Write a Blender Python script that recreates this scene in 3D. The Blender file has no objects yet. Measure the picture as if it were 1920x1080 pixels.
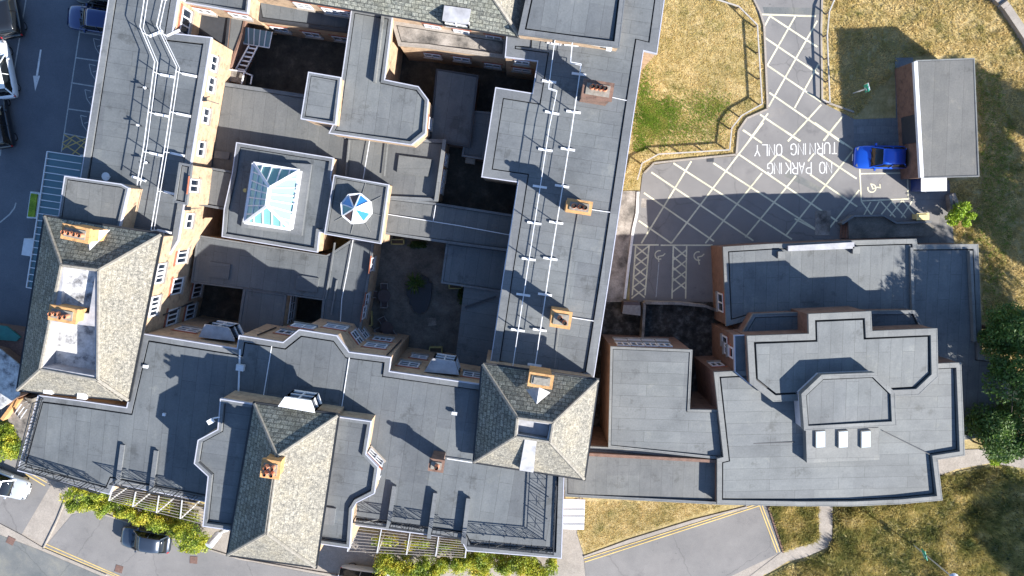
import bpy, math, random
from math import radians as R, sin, cos, tan, atan, pi, hypot
from mathutils import Vector, Matrix
random.seed(7)
D = bpy.data
sc = bpy.context.scene
col = sc.collection
# ------------------------------------------------------------------ camera
CH, F, TILT = 55.0, 1333.0, atan(140/1333)
cam = D.objects.new('camera', D.cameras.new('camera')); col.objects.link(cam)
cam.location = (0, 0, CH); cam.rotation_euler = (-TILT, 0, 0)
cam.data.sensor_width = 36; cam.data.lens = F*36/1920; cam.data.clip_end = 2000
sc.camera = cam
def ray(px, py):
    v = Vector(((px-960)/F, (540-py)/F, -1)); c, s = cos(-TILT), sin(-TILT)
    return Vector((v.x, v.y*c-v.z*s, v.y*s+v.z*c))
def at(px, py, z=0.0):
    d = ray(px, py); t = (z-CH)/d.z
    return Vector((d.x*t, d.y*t, z))
# ------------------------------------------------------------------ light
EL = R(29); SH = R(34.5)                         # shadows run to (-cos SH, +sin SH)
sd = Vector((cos(SH)*cos(EL), -sin(SH)*cos(EL), sin(EL)))
w = D.worlds.new('World'); sc.world = w; w.use_nodes = True
nt = w.node_tree; bg = nt.nodes['Background']; sky = nt.nodes.new('ShaderNodeTexSky')
sky.sky_type = 'NISHITA'; sky.sun_disc = False; sky.sun_elevation = EL
sky.sun_rotation = math.atan2(sd.x, sd.y); sky.air_density = 1.0; sky.dust_density = 0.3; sky.ozone_density = 4.0
nt.links.new(sky.outputs[0], bg.inputs[0]); bg.inputs[1].default_value = 0.085
sl = D.lights.new('sun', 'SUN'); sl.energy = 4.4; sl.angle = R(0.5); sl.color = (1, .95, .87)
so = D.objects.new('sun', sl); col.objects.link(so); so.rotation_euler = sd.to_track_quat('Z', 'Y').to_euler()
sc.view_settings.view_transform = 'Standard'; sc.view_settings.look = 'None'; sc.view_settings.exposure = 1.72
sc.view_settings.gamma = 1
# ------------------------------------------------------------------ materials
def nmat(name, rough=.8, metal=0.0):
    m = D.materials.new(name); m.use_nodes = True
    b = m.node_tree.nodes['Principled BSDF']; b.inputs['Roughness'].default_value = rough
    b.inputs['Metallic'].default_value = metal
    return m, m.node_tree.nodes, m.node_tree.links, b
def ramp(n, l, src, stops):
    r = n.new('ShaderNodeValToRGB'); e = r.color_ramp.elements
    while len(e) < len(stops): e.new(.5)
    for k, (p, c) in enumerate(stops):
        e[k].position = p; e[k].color = (*c, 1)
    l.new(src, r.inputs[0]); return r.outputs[0]
def noise(n, l, scale, detail=6, vec=None, rough=.6, w=0):
    t = n.new('ShaderNodeTexNoise'); t.inputs['Scale'].default_value = scale; t.inputs['Detail'].default_value = detail
    t.inputs['Roughness'].default_value = rough
    if vec is not None: l.new(vec, t.inputs['Vector'])
    return t.outputs['Fac']
def pos(n, off=0):
    g = n.new('ShaderNodeNewGeometry').outputs['Position']
    return g
def mixc(n, l, fac, a, b, mode='MIX'):
    m = n.new('ShaderNodeMix'); m.data_type = 'RGBA'; m.blend_type = mode
    for s, v in ((0, fac), (6, a), (7, b)):
        if hasattr(v, 'links'): l.new(v, m.inputs[s])
        elif s == 0: m.inputs[0].default_value = v
        else: m.inputs[s].default_value = (*v, 1)
    return m.outputs[2]
def bump(n, l, b, h, s=.3, d=.02):
    bp = n.new('ShaderNodeBump'); bp.inputs['Strength'].default_value = s; bp.inputs['Distance'].default_value = d
    l.new(h, bp.inputs['Height']); l.new(bp.outputs[0], b.inputs['Normal'])
def sc3(c, k): return tuple(x*k for x in c)
def plain(name, c, rough=.6, metal=0.0, var=.15, scale=3):
    m, n, l, b = nmat(name, rough, metal)
    f = noise(n, l, scale, 5, pos(n))
    l.new(ramp(n, l, f, [(.3, sc3(c, 1-var)), (.7, sc3(c, 1+var))]), b.inputs['Base Color'])
    return m
def felt(name, c, bw=6.0, bh=.95, line=.55):
    """mineral felt laid in rolls: seams, roll to roll tone change, weather streaks, ponding stains"""
    m, n, l, b = nmat(name, .75)
    uv = n.new('ShaderNodeUVMap').outputs[0]
    br = n.new('ShaderNodeTexBrick'); l.new(uv, br.inputs['Vector'])
    br.inputs['Scale'].default_value = 1; br.inputs['Mortar Size'].default_value = .012; br.inputs['Mortar Smooth'].default_value = .3
    br.inputs['Brick Width'].default_value = bw; br.inputs['Row Height'].default_value = bh
    br.offset = .37; br.inputs['Bias'].default_value = 0
    br.inputs['Color1'].default_value = (*sc3(c, .93), 1); br.inputs['Color2'].default_value = (*sc3(c, 1.06), 1)
    br.inputs['Mortar'].default_value = (*sc3(c, line), 1)
    p = pos(n)
    mp = n.new('ShaderNodeMapping'); l.new(uv, mp.inputs[0]); mp.inputs['Scale'].default_value = (.6, 2.2, 1)
    f1 = noise(n, l, 1.0, 7, mp.outputs[0], .65)
    st = ramp(n, l, f1, [(.25, (.86, .87, .88)), (.75, (1.13, 1.12, 1.11))])
    f2 = noise(n, l, .33, 8, p, .62)
    st2 = ramp(n, l, f2, [(.3, (.78, .79, .8)), (.48, (1, 1, 1)), (.72, (1.18, 1.16, 1.13))])
    f3 = noise(n, l, 9, 3, p)
    st3 = ramp(n, l, f3, [(.3, (.9, .9, .9)), (.7, (1.1, 1.1, 1.1))])
    b2 = n.new('ShaderNodeTexBrick'); l.new(uv, b2.inputs['Vector']); b2.inputs['Scale'].default_value = 1; b2.inputs['Mortar Size'].default_value = 0
    b2.inputs['Brick Width'].default_value = bw*.63; b2.inputs['Row Height'].default_value = bh*3; b2.offset = .31; b2.squash = 1.7; b2.squash_frequency = 3
    b2.inputs['Color1'].default_value = (.9, .9, .91, 1); b2.inputs['Color2'].default_value = (1.1, 1.1, 1.08, 1); b2.inputs['Mortar'].default_value = (1, 1, 1, 1)
    f4 = noise(n, l, .55, 5, p, .75)
    st4 = ramp(n, l, f4, [(.33, (.55, .55, .54)), (.42, (.95, .95, .96)), (.6, (1, 1, 1)), (.69, (1.28, 1.24, 1.15))])
    x = mixc(n, l, 1.0, br.outputs['Color'], st, 'MULTIPLY'); x = mixc(n, l, 1.0, x, st2, 'MULTIPLY'); x = mixc(n, l, 1.0, x, st3, 'MULTIPLY')
    x = mixc(n, l, 1.0, x, b2.outputs['Color'], 'MULTIPLY'); x = mixc(n, l, .75, x, st4, 'MULTIPLY')
    l.new(x, b.inputs['Base Color']); bump(n, l, b, f1, .25, .01)
    return m
def slate(name, dark, light, warm, bm=.8):
    m, n, l, b = nmat(name, .85)
    uv = n.new('ShaderNodeUVMap').outputs[0]; p = pos(n)
    br = n.new('ShaderNodeTexBrick'); l.new(uv, br.inputs['Vector']); br.offset = .5
    br.inputs['Scale'].default_value = 1; br.inputs['Mortar Size'].default_value = .022; br.inputs['Mortar Smooth'].default_value = .2
    br.inputs['Brick Width'].default_value = .44; br.inputs['Row Height'].default_value = .29
    br.inputs['Color1'].default_value = (.75, .75, .75, 1); br.inputs['Color2'].default_value = (1.3, 1.3, 1.3, 1); br.inputs['Mortar'].default_value = (.28, .28, .28, 1)
    f = noise(n, l, 5.5, 8, p, .72); g = noise(n, l, .9, 5, p, .6); h = noise(n, l, 14, 4, p, .7)
    base = ramp(n, l, f, [(.32, dark), (.5, sc3(light, .62)), (.66, light)])
    wm = ramp(n, l, g, [(.45, (0, 0, 0)), (.75, (1, 1, 1))])
    base = mixc(n, l, wm, base, warm)
    base = mixc(n, l, .55, base, ramp(n, l, f, [(.35, dark), (.62, light)]))
    sp = ramp(n, l, h, [(.33, (.5, .5, .5)), (.52, (1.0, 1.0, .98)), (.68, (1.75, 1.7, 1.55))])
    x = mixc(n, l, 1.0, base, sp, 'MULTIPLY'); x = mixc(n, l, bm, x, br.outputs['Color'], 'MULTIPLY')
    l.new(x, b.inputs['Base Color']); bump(n, l, b, h, .5, .03)
    return m
def brick(name, c, c2):
    m, n, l, b = nmat(name, .9)
    uv = n.new('ShaderNodeUVMap').outputs[0]; p = pos(n)
    br = n.new('ShaderNodeTexBrick'); l.new(uv, br.inputs['Vector'])
    br.inputs['Scale'].default_value = 1; br.inputs['Mortar Size'].default_value = .008
    br.inputs['Brick Width'].default_value = .225; br.inputs['Row Height'].default_value = .075
    br.inputs['Color1'].default_value = (*c, 1); br.inputs['Color2'].default_value = (*c2, 1); br.inputs['Mortar'].default_value = (*sc3(c, 1.15), 1)
    f = noise(n, l, 2.2, 7, p, .7); st = ramp(n, l, f, [(.3, (.45, .45, .46)), (.47, (.92, .91, .9)), (.7, (1.2, 1.18, 1.15))])
    l.new(mixc(n, l, 1.0, br.outputs['Color'], st, 'MULTIPLY'), b.inputs['Base Color'])
    return m
def worn(name, c):
    m, n, l, b = nmat(name, .8); p = pos(n); f = noise(n, l, 6, 8, p, .75); g = noise(n, l, .7, 4, p)
    x = ramp(n, l, f, [(.32, (.2, .195, .185)), (.45, c)]); x = mixc(n, l, ramp(n, l, g, [(.4, (0, 0, 0)), (.65, (.55, .55, .55))]), x, sc3(c, .55))
    l.new(x, b.inputs['Base Color']); return m
def ground_mat(name, stops, s1=1.2, s2=7, rough=.95, bs=.6, crack=0):
    m, n, l, b = nmat(name, rough); p = pos(n)
    f = noise(n, l, s1, 9, p, .68); x = ramp(n, l, f, stops)
    h = noise(n, l, s2, 6, p, .7)
    x = mixc(n, l, 1.0, x, ramp(n, l, h, [(.3, (.75, .75, .75)), (.7, (1.22, 1.22, 1.22))]), 'MULTIPLY')
    g = noise(n, l, .18, 4, p, .5)
    x = mixc(n, l, 1.0, x, ramp(n, l, g, [(.3, (.86, .87, .88)), (.7, (1.12, 1.11, 1.1))]), 'MULTIPLY')
    if crack:
        o = noise(n, l, .42, 7, p, .7)
        x = mixc(n, l, 1.0, x, ramp(n, l, o, [(.3, (.72, .72, .74)), (.42, (.97, .97, .97)), (.6, (1, 1, 1)), (.72, (1.16, 1.13, 1.08))]), 'MULTIPLY')
        o2 = noise(n, l, 3.2, 3, p, .6)
        x = mixc(n, l, 1.0, x, ramp(n, l, o2, [(.24, (.6, .6, .6)), (.3, (1, 1, 1))]), 'MULTIPLY')
        v = n.new('ShaderNodeTexVoronoi'); v.feature = 'DISTANCE_TO_EDGE'; v.inputs['Scale'].default_value = .22
        nz = n.new('ShaderNodeTexNoise'); nz.inputs['Scale'].default_value = 1.5; nz.inputs['Detail'].default_value = 6; l.new(p, nz.inputs['Vector'])
        mv = n.new('ShaderNodeMix'); mv.data_type = 'VECTOR'; mv.inputs[0].default_value = .35
        l.new(p, mv.inputs[4]); l.new(nz.outputs['Color'], mv.inputs[5]); l.new(mv.outputs[1], v.inputs['Vector'])
        x = mixc(n, l, 1.0, x, ramp(n, l, v.outputs['Distance'], [(0, (.72, .72, .72)), (.006, (1, 1, 1))]), 'MULTIPLY')
    l.new(x, b.inputs['Base Color']); bump(n, l, b, h, bs, .05)
    return m
def leafmat(name, cols, scale=1.3):
    m, n, l, b = nmat(name, .6); p = pos(n)
    f = noise(n, l, scale, 3, p)
    oi = noise(n, l, 11, 2, p)
    x = ramp(n, l, f, [(.3+.4*k/(len(cols)-1), c) for k, c in enumerate(cols)])
    x = mixc(n, l, 1.0, x, ramp(n, l, oi, [(.3, (.6, .65, .6)), (.7, (1.4, 1.35, 1.2))]), 'MULTIPLY')
    l.new(x, b.inputs['Base Color'])
    tr = n.new('ShaderNodeBsdfTranslucent'); l.new(x, tr.inputs[0]); ms = n.new('ShaderNodeMixShader'); ms.inputs[0].default_value = .3
    out = n['Material Output']; l.new(b.outputs[0], ms.inputs[1]); l.new(tr.outputs[0], ms.inputs[2]); l.new(ms.outputs[0], out.inputs[0])
    return m
def glossy(name, c, rough=.08, coat=0.0, metal=0.0):
    m, n, l, b = nmat(name, rough, metal); b.inputs['Base Color'].default_value = (*c, 1)
    b.inputs['Coat Weight'].default_value = coat; b.inputs['Coat Roughness'].default_value = .03
    return m
M = dict(
    felt=felt('roof_felt', (.092, .102, .112), line=.5), felt_s=felt('roof_felt_short', (.108, .118, .127), 2.9, .85, .45),
    felt_b=felt('roof_felt_bright', (.116, .125, .131), 5, .84, .45), felt_w=felt('roof_felt_warm', (.102, .106, .108), 9, .8, .62),
    rim=felt('felt_kerb', (.15, .155, .155), 2.2, 2.2, .5), rimd=felt('felt_kerb_dark', (.118, .126, .136), 2.4, 2.4, .65),
    gut=plain('gutter', (.03, .033, .04), .6), fascia=plain('white_fascia', (.36, .37, .43), .5, var=.1),
    lead=plain('lead', (.3, .3, .32), .6, var=.3, scale=1.5), membrane=ground_mat('white_membrane', [(.34, (.07, .07, .075)), (.42, (.25, .25, .26)), (.5, (.45, .45, .45)), (.7, (.6, .6, .6))], 1.1, 6, .7, .1),
    white=plain('white_paint', (.6, .61, .64), .45, var=.08), galv=plain('galvanised', (.55, .57, .6), .4, .3, var=.1),
    black=plain('black_iron', (.02, .022, .026), .5), pipe=plain('black_pipe', (.03, .03, .033), .5),
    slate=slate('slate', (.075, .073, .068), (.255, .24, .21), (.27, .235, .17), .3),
    slate2=slate('slate_shaded', (.045, .055, .056), (.2, .205, .185), (.15, .145, .1), 1.0),  # darker slate copy: shade of north and west hip slopes put into its colour
    ridge=plain('ridge_tile', (.2, .185, .16), .9, var=.3, scale=5),
    yb=brick('yellow_brick', (.38, .275, .185), (.31, .22, .145)), rb=brick('red_brick', (.17, .1, .075), (.125, .075, .058)),
    lint=brick('red_lintel', (.3, .1, .055), (.24, .08, .05)), ob=brick('orange_brick', (.48, .27, .11), (.36, .2, .09)),
    pot=plain('terracotta', (.5, .2, .11), .8, var=.2), soot=plain('soot', (.02, .02, .02), 1),
    conc=ground_mat('concrete', [(.3, (.22, .195, .17)), (.7, (.32, .285, .25))], .9, 12, .9, .1),
    conc2=ground_mat('stained_concrete', [(.35, (.06, .055, .05)), (.5, (.2, .18, .16)), (.65, (.34, .31, .28))], .7, 12, .9, .2),
    asph=ground_mat('asphalt', [(.3, (.15, .145, .145)), (.7, (.19, .183, .18))], .5, 26, .9, .15, 1),
    asphd=ground_mat('asphalt_shade_blue', [(.3, (.085, .097, .12)), (.7, (.115, .127, .15))], .4, 22, .9, .15),  # blue of the shade on the west road mixed into the asphalt colour
    asph2=ground_mat('old_asphalt', [(.3, (.09, .1, .105)), (.5, (.13, .135, .135)), (.7, (.19, .185, .16))], .45, 20, .9, .15, 1), felt_g=felt('garage_felt', (.1, .1, .098), 30, 1.05, .6),
    court=ground_mat('court_paving', [(.3, (.06, .062, .055)), (.5, (.13, .12, .105)), (.7, (.2, .18, .16))], .9, 9, .9, .2),
    courtd=ground_mat('dark_court', [(.3, (.025, .025, .022)), (.55, (.065, .06, .05)), (.75, (.15, .135, .11))], 1.1, 8, .9, .2),  # darker, mottled version of the court paving
    soil=ground_mat('dry_turf', [(.28, (.13, .115, .04)), (.42, (.27, .21, .085)), (.55, (.36, .28, .13)), (.75, (.46, .36, .2))], .8, 5, 1, 1),
    rough=ground_mat('rough_ground', [(.36, (.045, .055, .02)), (.47, (.16, .145, .055)), (.56, (.32, .265, .11)), (.68, (.5, .42, .22))], 1.3, 6, 1, 1), soilg=ground_mat('green_turf', [(.3, (.1, .11, .035)), (.5, (.22, .2, .06)), (.7, (.36, .3, .13))], .8, 6, 1, 1),
    mul=ground_mat('dark_rubble', [(.35, (.012, .012, .011)), (.5, (.04, .038, .034)), (.68, (.13, .125, .12))], 1.5, 9, 1, .8),
    slab=felt('paving_slabs', (.14, .15, .16), .6, .6, .6),
    yline=worn('yellow_line', (.55, .4, .14)), cline=worn('cream_line', (.62, .58, .42)),
    wline=worn('white_line', (.66, .66, .66)), dwline=plain('worn_line', (.33, .34, .34), .7, var=.25, scale=7),
    glass=glossy('window_glass', (.012, .018, .03), .05), lan=glossy('lantern_glass', (.13, .3, .3), .6, 0),
    land=glossy('lantern_glass_lifted', (.28, .5, .48), .6, 0), bluegl=glossy('blue_glass', (.03, .17, .42), .05, .5), brgl=glossy('brown_glass', (.06, .035, .03), .05), whgl=glossy('white_glass', (.6, .68, .75), .2, .5),  # lantern copy lifted against west-slope shade; skylight panes plain white glass
    canopy=glossy('canopy_glass', (.09, .17, .2), .35), rail=plain('weathered_rail', (.34, .32, .3), .8, var=.2, scale=5), timber=plain('timber', (.2, .19, .185), .8, var=.2, scale=5),
    ytim=plain('yellow_timber', (.4, .34, .14), .8), plast=plain('brown_plastic', (.07, .05, .05), .6),
    tyre=plain('tyre', (.012, .012, .013), .85), alloy=glossy('alloy', (.4, .4, .42), .3, 0, .9), carglass=glossy('car_glass', (.008, .01, .013), .04),
    tail=glossy('tail_light', (.45, .02, .02), .2), lamp=glossy('lamp_glass', (.1, .105, .115), .1, .5),
    bluebox=plain('blue_paint', (.015, .04, .17), .5), grit=plain('grit_yellow', (.62, .5, .22), .5, var=.08), green=plain('sign_green', (.02, .32, .2), .5),
    teal=plain('teal_sheet', (.02, .14, .13), .7), bark=plain('bark', (.08, .06, .045), .95), rust=plain('iron_cover', (.13, .075, .06), .8, var=.3, scale=9),
    hedge=leafmat('hedge_leaf', [(.07, .14, .015), (.17, .24, .02), (.36, .38, .03), (.52, .38, .04)], .9), leafd=leafmat('tree_leaf', [(.03, .065, .015), (.065, .13, .025), (.14, .22, .04)]),
    leafl=leafmat('lime_leaf', [(.14, .24, .01), (.26, .38, .02), (.36, .45, .05)]), leafc=leafmat('court_leaf', [(.03, .06, .015), (.08, .13, .02)]),
    straw=leafmat('straw_blade', [(.2, .2, .05), (.42, .33, .12), (.56, .42, .19), (.66, .52, .28)], .7), grassb=leafmat('grass_blade', [(.09, .17, .012), (.16, .26, .025), (.3, .3, .07)], .9),
    weed=leafmat('weed_blade', [(.07, .1, .025), (.22, .21, .06), (.45, .37, .14), (.7, .58, .32)], .55),
)
# ------------------------------------------------------------------ mesh builder
ORG = {}
class MB:
    def __init__(s): s.v = []; s.f = []
    def face(s, pts):
        k = len(s.v); s.v += [tuple(p) for p in pts]; s.f.append(tuple(range(k, k+len(pts))))
    def prism(s, poly, z0, z1, top=True, bot=False):
        n = len(poly)
        for i in range(n):
            a, b = poly[i], poly[(i+1) % n]
            s.face([(a[0], a[1], z0), (b[0], b[1], z0), (b[0], b[1], z1), (a[0], a[1], z1)])
        if top: s.face([(p[0], p[1], z1) for p in poly])
        if bot: s.face([(p[0], p[1], z0) for p in reversed(poly)])
    def ring(s, A, B, z, up=True):
        n = len(A)
        for i in range(n):
            j = (i+1) % n
            s.face([(A[i][0], A[i][1], z), (A[j][0], A[j][1], z), (B[j][0], B[j][1], z), (B[i][0], B[i][1], z)])
    def sides(s, poly, z0, z1, flip=False):
        n = len(poly)
        for i in range(n):
            a, b = poly[i], poly[(i+1) % n]
            if flip: a, b = b, a
            s.face([(a[0], a[1], z0), (b[0], b[1], z0), (b[0], b[1], z1), (a[0], a[1], z1)])
    def box(s, c, sx, sy, sz, rz=0, ax=None):
        """box centred at c; ax = optional 3 axes"""
        if ax is None: ax = (Vector((cos(rz), sin(rz), 0)), Vector((-sin(rz), cos(rz), 0)), Vector((0, 0, 1)))
        c = Vector(c); k = len(s.v)
        for dx, dy, dz in ((-1,-1,-1),(1,-1,-1),(1,1,-1),(-1,1,-1),(-1,-1,1),(1,-1,1),(1,1,1),(-1,1,1)):
            s.v.append(tuple(c+ax[0]*dx*sx/2+ax[1]*dy*sy/2+ax[2]*dz*sz/2))
        for f in ((3,2,1,0),(4,5,6,7),(0,1,5,4),(1,2,6,5),(2,3,7,6),(3,0,4,7)): s.f.append(tuple(k+i for i in f))
    def bar(s, a, b, w, h=None):
        a, b = Vector(a), Vector(b); d = b-a; L = d.length
        if L < 1e-5: return
        x = d/L; up = Vector((0, 0, 1)) if abs(x.z) < .95 else Vector((1, 0, 0))
        y = up.cross(x).normalized(); z = x.cross(y)
        s.box((a+b)/2, L, w, h or w, ax=(x, y, z))
    def cyl(s, c, r, h, n=10, r2=None, cap=True):
        r2 = r if r2 is None else r2; c = Vector(c); k = len(s.v)
        for i in range(n):
            t = 2*pi*i/n; s.v.append((c.x+r*cos(t), c.y+r*sin(t), c.z))
        for i in range(n):
            t = 2*pi*i/n; s.v.append((c.x+r2*cos(t), c.y+r2*sin(t), c.z+h))
        for i in range(n): s.f.append((k+i, k+(i+1) % n, k+n+(i+1) % n, k+n+i))
        if cap: s.f.append(tuple(k+n+i for i in range(n)))
    def tube(s, pts, r, n=6, r2=None):
        pts = [Vector(p) for p in pts]; m = len(pts); k = len(s.v)
        for i, p in enumerate(pts):
            d = (pts[min(i+1, m-1)]-pts[max(i-1, 0)]).normalized()
            u = d.cross(Vector((0, 0, 1)));  u = u.normalized() if u.length > .05 else Vector((1, 0, 0)); q = d.cross(u)
            rr = r if r2 is None else r+(r2-r)*i/(m-1)
            for j in range(n):
                t = 2*pi*j/n; s.v.append(tuple(p+u*cos(t)*rr+q*sin(t)*rr))
        for i in range(m-1):
            for j in range(n): s.f.append((k+i*n+j, k+i*n+(j+1) % n, k+(i+1)*n+(j+1) % n, k+(i+1)*n+j))
        s.f.append(tuple(k+j for j in range(n))); s.f.append(tuple(k+(m-1)*n+j for j in reversed(range(n))))
    def build(s, name, mat, parent=None, rot=0.0, origin=None, smooth=False, uv=True):
        me = D.meshes.new(name)
        if parent is not None and origin is None: o0 = ORG.get(parent.name, Vector())
        elif origin is not None: o0 = Vector(origin)
        else:
            n = max(1, len(s.v)); o0 = Vector((sum(p[0] for p in s.v)/n, sum(p[1] for p in s.v)/n, min(p[2] for p in s.v)))
        me.from_pydata([(p[0]-o0.x, p[1]-o0.y, p[2]-o0.z) for p in s.v], [], s.f)
        if uv:
            L = me.uv_layers.new(name='UVMap').data; cr, sr = cos(rot), sin(rot)
            for p in me.polygons:
                n = p.normal
                if abs(n.z) > .93: t = Vector((cr, sr, 0)); b = Vector((-sr, cr, 0))
                else:
                    t = Vector((-n.y, n.x, 0)).normalized(); b = n.cross(t)
                for li in p.loop_indices:
                    q = Vector(s.v[me.loops[li].vertex_index]); L[li].uv = (q.dot(t), q.dot(b))
        me.materials.append(mat)
        if smooth:
            for p in me.polygons: p.use_smooth = True
        ob = D.objects.new(name, me); col.objects.link(ob)
        if parent is not None:
            ob.parent = parent
            ORG[ob.name] = o0
        else:
            ob.location = o0; ORG[ob.name] = o0
        return ob
def tag(o, label=None, cat=None, group=None, kind=None):
    for k, v in (('label', label), ('category', cat), ('group', group), ('kind', kind)):
        if v: o[k] = v
    return o
def thing(name, label, cat, loc, rz=0, group=None):
    o = D.objects.new(name, None); col.objects.link(o); o.location = loc; o.rotation_euler = (0, 0, rz)
    o.empty_display_size = .3
    ORG[o.name] = Vector(loc) if rz == 0 else Vector()
    return tag(o, label, cat, group)
def children(o): return [c for c in D.objects if c.parent == o]
def copy_tree(o, parent=None):
    c = o.copy(); col.objects.link(c); c.parent = parent
    for ch in children(o): copy_tree(ch, c)
    return c
def area(P): return sum(P[i][0]*P[(i+1) % len(P)][1]-P[(i+1) % len(P)][0]*P[i][1] for i in range(len(P)))/2
def ccw(P): return P if area(P) > 0 else P[::-1]
def W(poly, z): return ccw([at(x, y, z) for x, y in poly])
def inset(P, d):
    out = []; n = len(P)
    for i in range(n):
        a, b, c = P[i-1], P[i], P[(i+1) % n]
        u = Vector((b[0]-a[0], b[1]-a[1])).normalized(); v = Vector((c[0]-b[0], c[1]-b[1])).normalized()
        n1 = Vector((-u.y, u.x)); n2 = Vector((-v.y, v.x)); m = n1+n2
        k = d/max(.35, m.length_squared/2) if m.length > 1e-4 else d
        out.append(Vector((b[0]+m.x*k/1.0*.5*1.0*1.0 if False else b[0]+m.x*k/2*1.0*1.0, b[1]+m.y*k/2, b[2] if len(b) > 2 else 0)))
    # m = n1+n2, exact mitre is d*m/(1+n1.n2) = d*m/(|m|^2/2)
    res = []
    for i in range(n):
        a, b, c = P[i-1], P[i], P[(i+1) % n]
        u = Vector((b[0]-a[0], b[1]-a[1])).normalized(); v = Vector((c[0]-b[0], c[1]-b[1])).normalized()
        m = Vector((-u.y-v.y, u.x+v.x)); q = max(.3, m.length_squared/2)
        res.append(Vector((b[0]+m.x*d/q, b[1]+m.y*d/q, b[2] if len(b) > 2 else 0)))
    return res
WALLS = []      # (root, A, B, z0, z1)
ANG = R(-8.8)
def building(name, label, cat='building', px=(960, 400)):
    return thing(name, label, cat, tuple(at(*px, 0)))
def block(root, poly, h, base=0.0, deck='felt', wall='yb', rot=None, rim='rimd', rimw=.32, gut=.1, drop=.1, fall=.15, fascia='fascia', fh=.22, part='roof', wallname='wall', strips='y'):
    rot = ANG if rot is None else rot
    if strips == 'y': rot += pi/2
    P = W(poly, h)
    if base is not None:
        m = MB(); m.sides(P, base, h-fh); m.build(wallname, M[wall], root)
        for i in range(len(P)): WALLS.append((root, P[i], P[(i+1) % len(P)], base, h))
    O = inset(P, -.05); I1 = inset(P, rimw); I2 = inset(P, rimw+gut)
    dk = MB()
    # deck falls gently towards the south east gutter
    cx = sum(p[0] for p in P)/len(P); cy = sum(p[1] for p in P)/len(P)
    span = max(hypot(p[0]-cx, p[1]-cy) for p in P)
    zz = lambda p: h-drop-fall*((p[0]-cx)*.75-(p[1]-cy)*.66)/span
    top = [(p[0], p[1], zz(p)) for p in I2]
    dk.face(top)
    for i in range(len(I2)):
        a, b = I2[i], I2[(i+1) % len(I2)]
        dk.face([(a[0], a[1], h-.45), (b[0], b[1], h-.45), (b[0], b[1], zz(b)), (a[0], a[1], zz(a))])
    d = dk.build(part, M[deck], root, rot)
    g = MB(); g.ring(I1, I2, h-.42); g.build('gutter', M['gut'], d)
    r = MB(); r.ring(P, I1, h); r.sides(I1, h-.43, h, flip=True); r.build('kerb', M[rim], d)
    f = MB(); f.sides(O, h-fh-.02, h+.012); f.ring(O, inset(P, .015), h+.012); f.sides(inset(P, .015), h-.02, h+.012, flip=True); f.ring(O, inset(P, .02), h-fh-.02); f.build('fascia', M[fascia], d)
    return d
def slab(root, poly, h, t, mat, name, rot=ANG):
    m = MB(); m.prism(W(poly, h), h-t, h, True, True); return m.build(name, M[mat], root, rot)
def hit(px, py, roots=None):
    d = ray(px, py); o = Vector((0, 0, CH)); best = None
    for r, A, B, z0, z1 in WALLS:
        if roots and r not in roots: continue
        ex, ey = B[0]-A[0], B[1]-A[1]; L = hypot(ex, ey)
        nx, ny = ey/L, -ex/L              # outward for ccw
        den = d.x*nx+d.y*ny
        if den > -1e-6: continue
        t = (A[0]*nx+A[1]*ny)/den
        p = o+d*t; s = ((p.x-A[0])*ex+(p.y-A[1])*ey)/L
        if -.15 <= s <= L+.15 and z0-.1 <= p.z <= z1+.05 and (best is None or t < best[0]): best = (t, r, p, Vector((ex/L, ey/L, 0)), Vector((nx, ny, 0)))
    return best
MISS = []
def win(px, py, w=1.1, h=1.3, cols=2, rows=1, roots=None, lint=True):
    b = hit(px, py, roots)
    if b is None: MISS.append((px, py)); return
    t, r, p, u, n = b; up = Vector((0, 0, 1))
    ax = (u, n, up); m = MB(); fw = .09
    m.box(p+n*.03+up*(h/2-fw/2), w, .1, fw, ax=ax); m.box(p+n*.03-up*(h/2-fw/2), w, .1, fw, ax=ax)
    for k in range(cols+1):
        x = -w/2+fw/2+(w-fw)*k/cols; m.box(p+n*.03+u*x, fw, .104, h-fw*.2, ax=ax)
    if rows > 1:
        for k in range(1, rows): m.box(p+n*.03+up*(-h/2+h*k/rows), w, .09, fw*.8, ax=ax)
    o = m.build('window', M['white'], r)
    g = MB(); g.box(p+n*.012, w-.06, .03, h-.06, ax=ax); g.build('pane', M['glass'], o)
    s = MB(); s.box(p+n*.09-up*(h/2+.05), w+.16, .2, .08, ax=ax); s.build('sill', M['conc'], o)
    if lint:
        q = MB(); q.box(p+n*.012+up*(h/2+.14), w+.3, .04, .26, ax=ax); q.build('lintel', M['lint'], o)
def pipe_on(px, py, px2, py2, r=.05):
    a, b = hit(px, py), hit(px2, py2)
    if a and b:
        m = MB(); m.tube([a[2]+a[4]*.08, b[2]+b[4]*.08], r); m.build('drainpipe', M['pipe'], a[1])
def tape(root, pts, h, w=.05, mat='white', name='conductor_tape'):
    m = MB(); q = [at(x, y, h) for x, y in pts]
    for a, b in zip(q, q[1:]): m.bar(a, b, w, .03)
    return m.build(name, M[mat], root)
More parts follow.
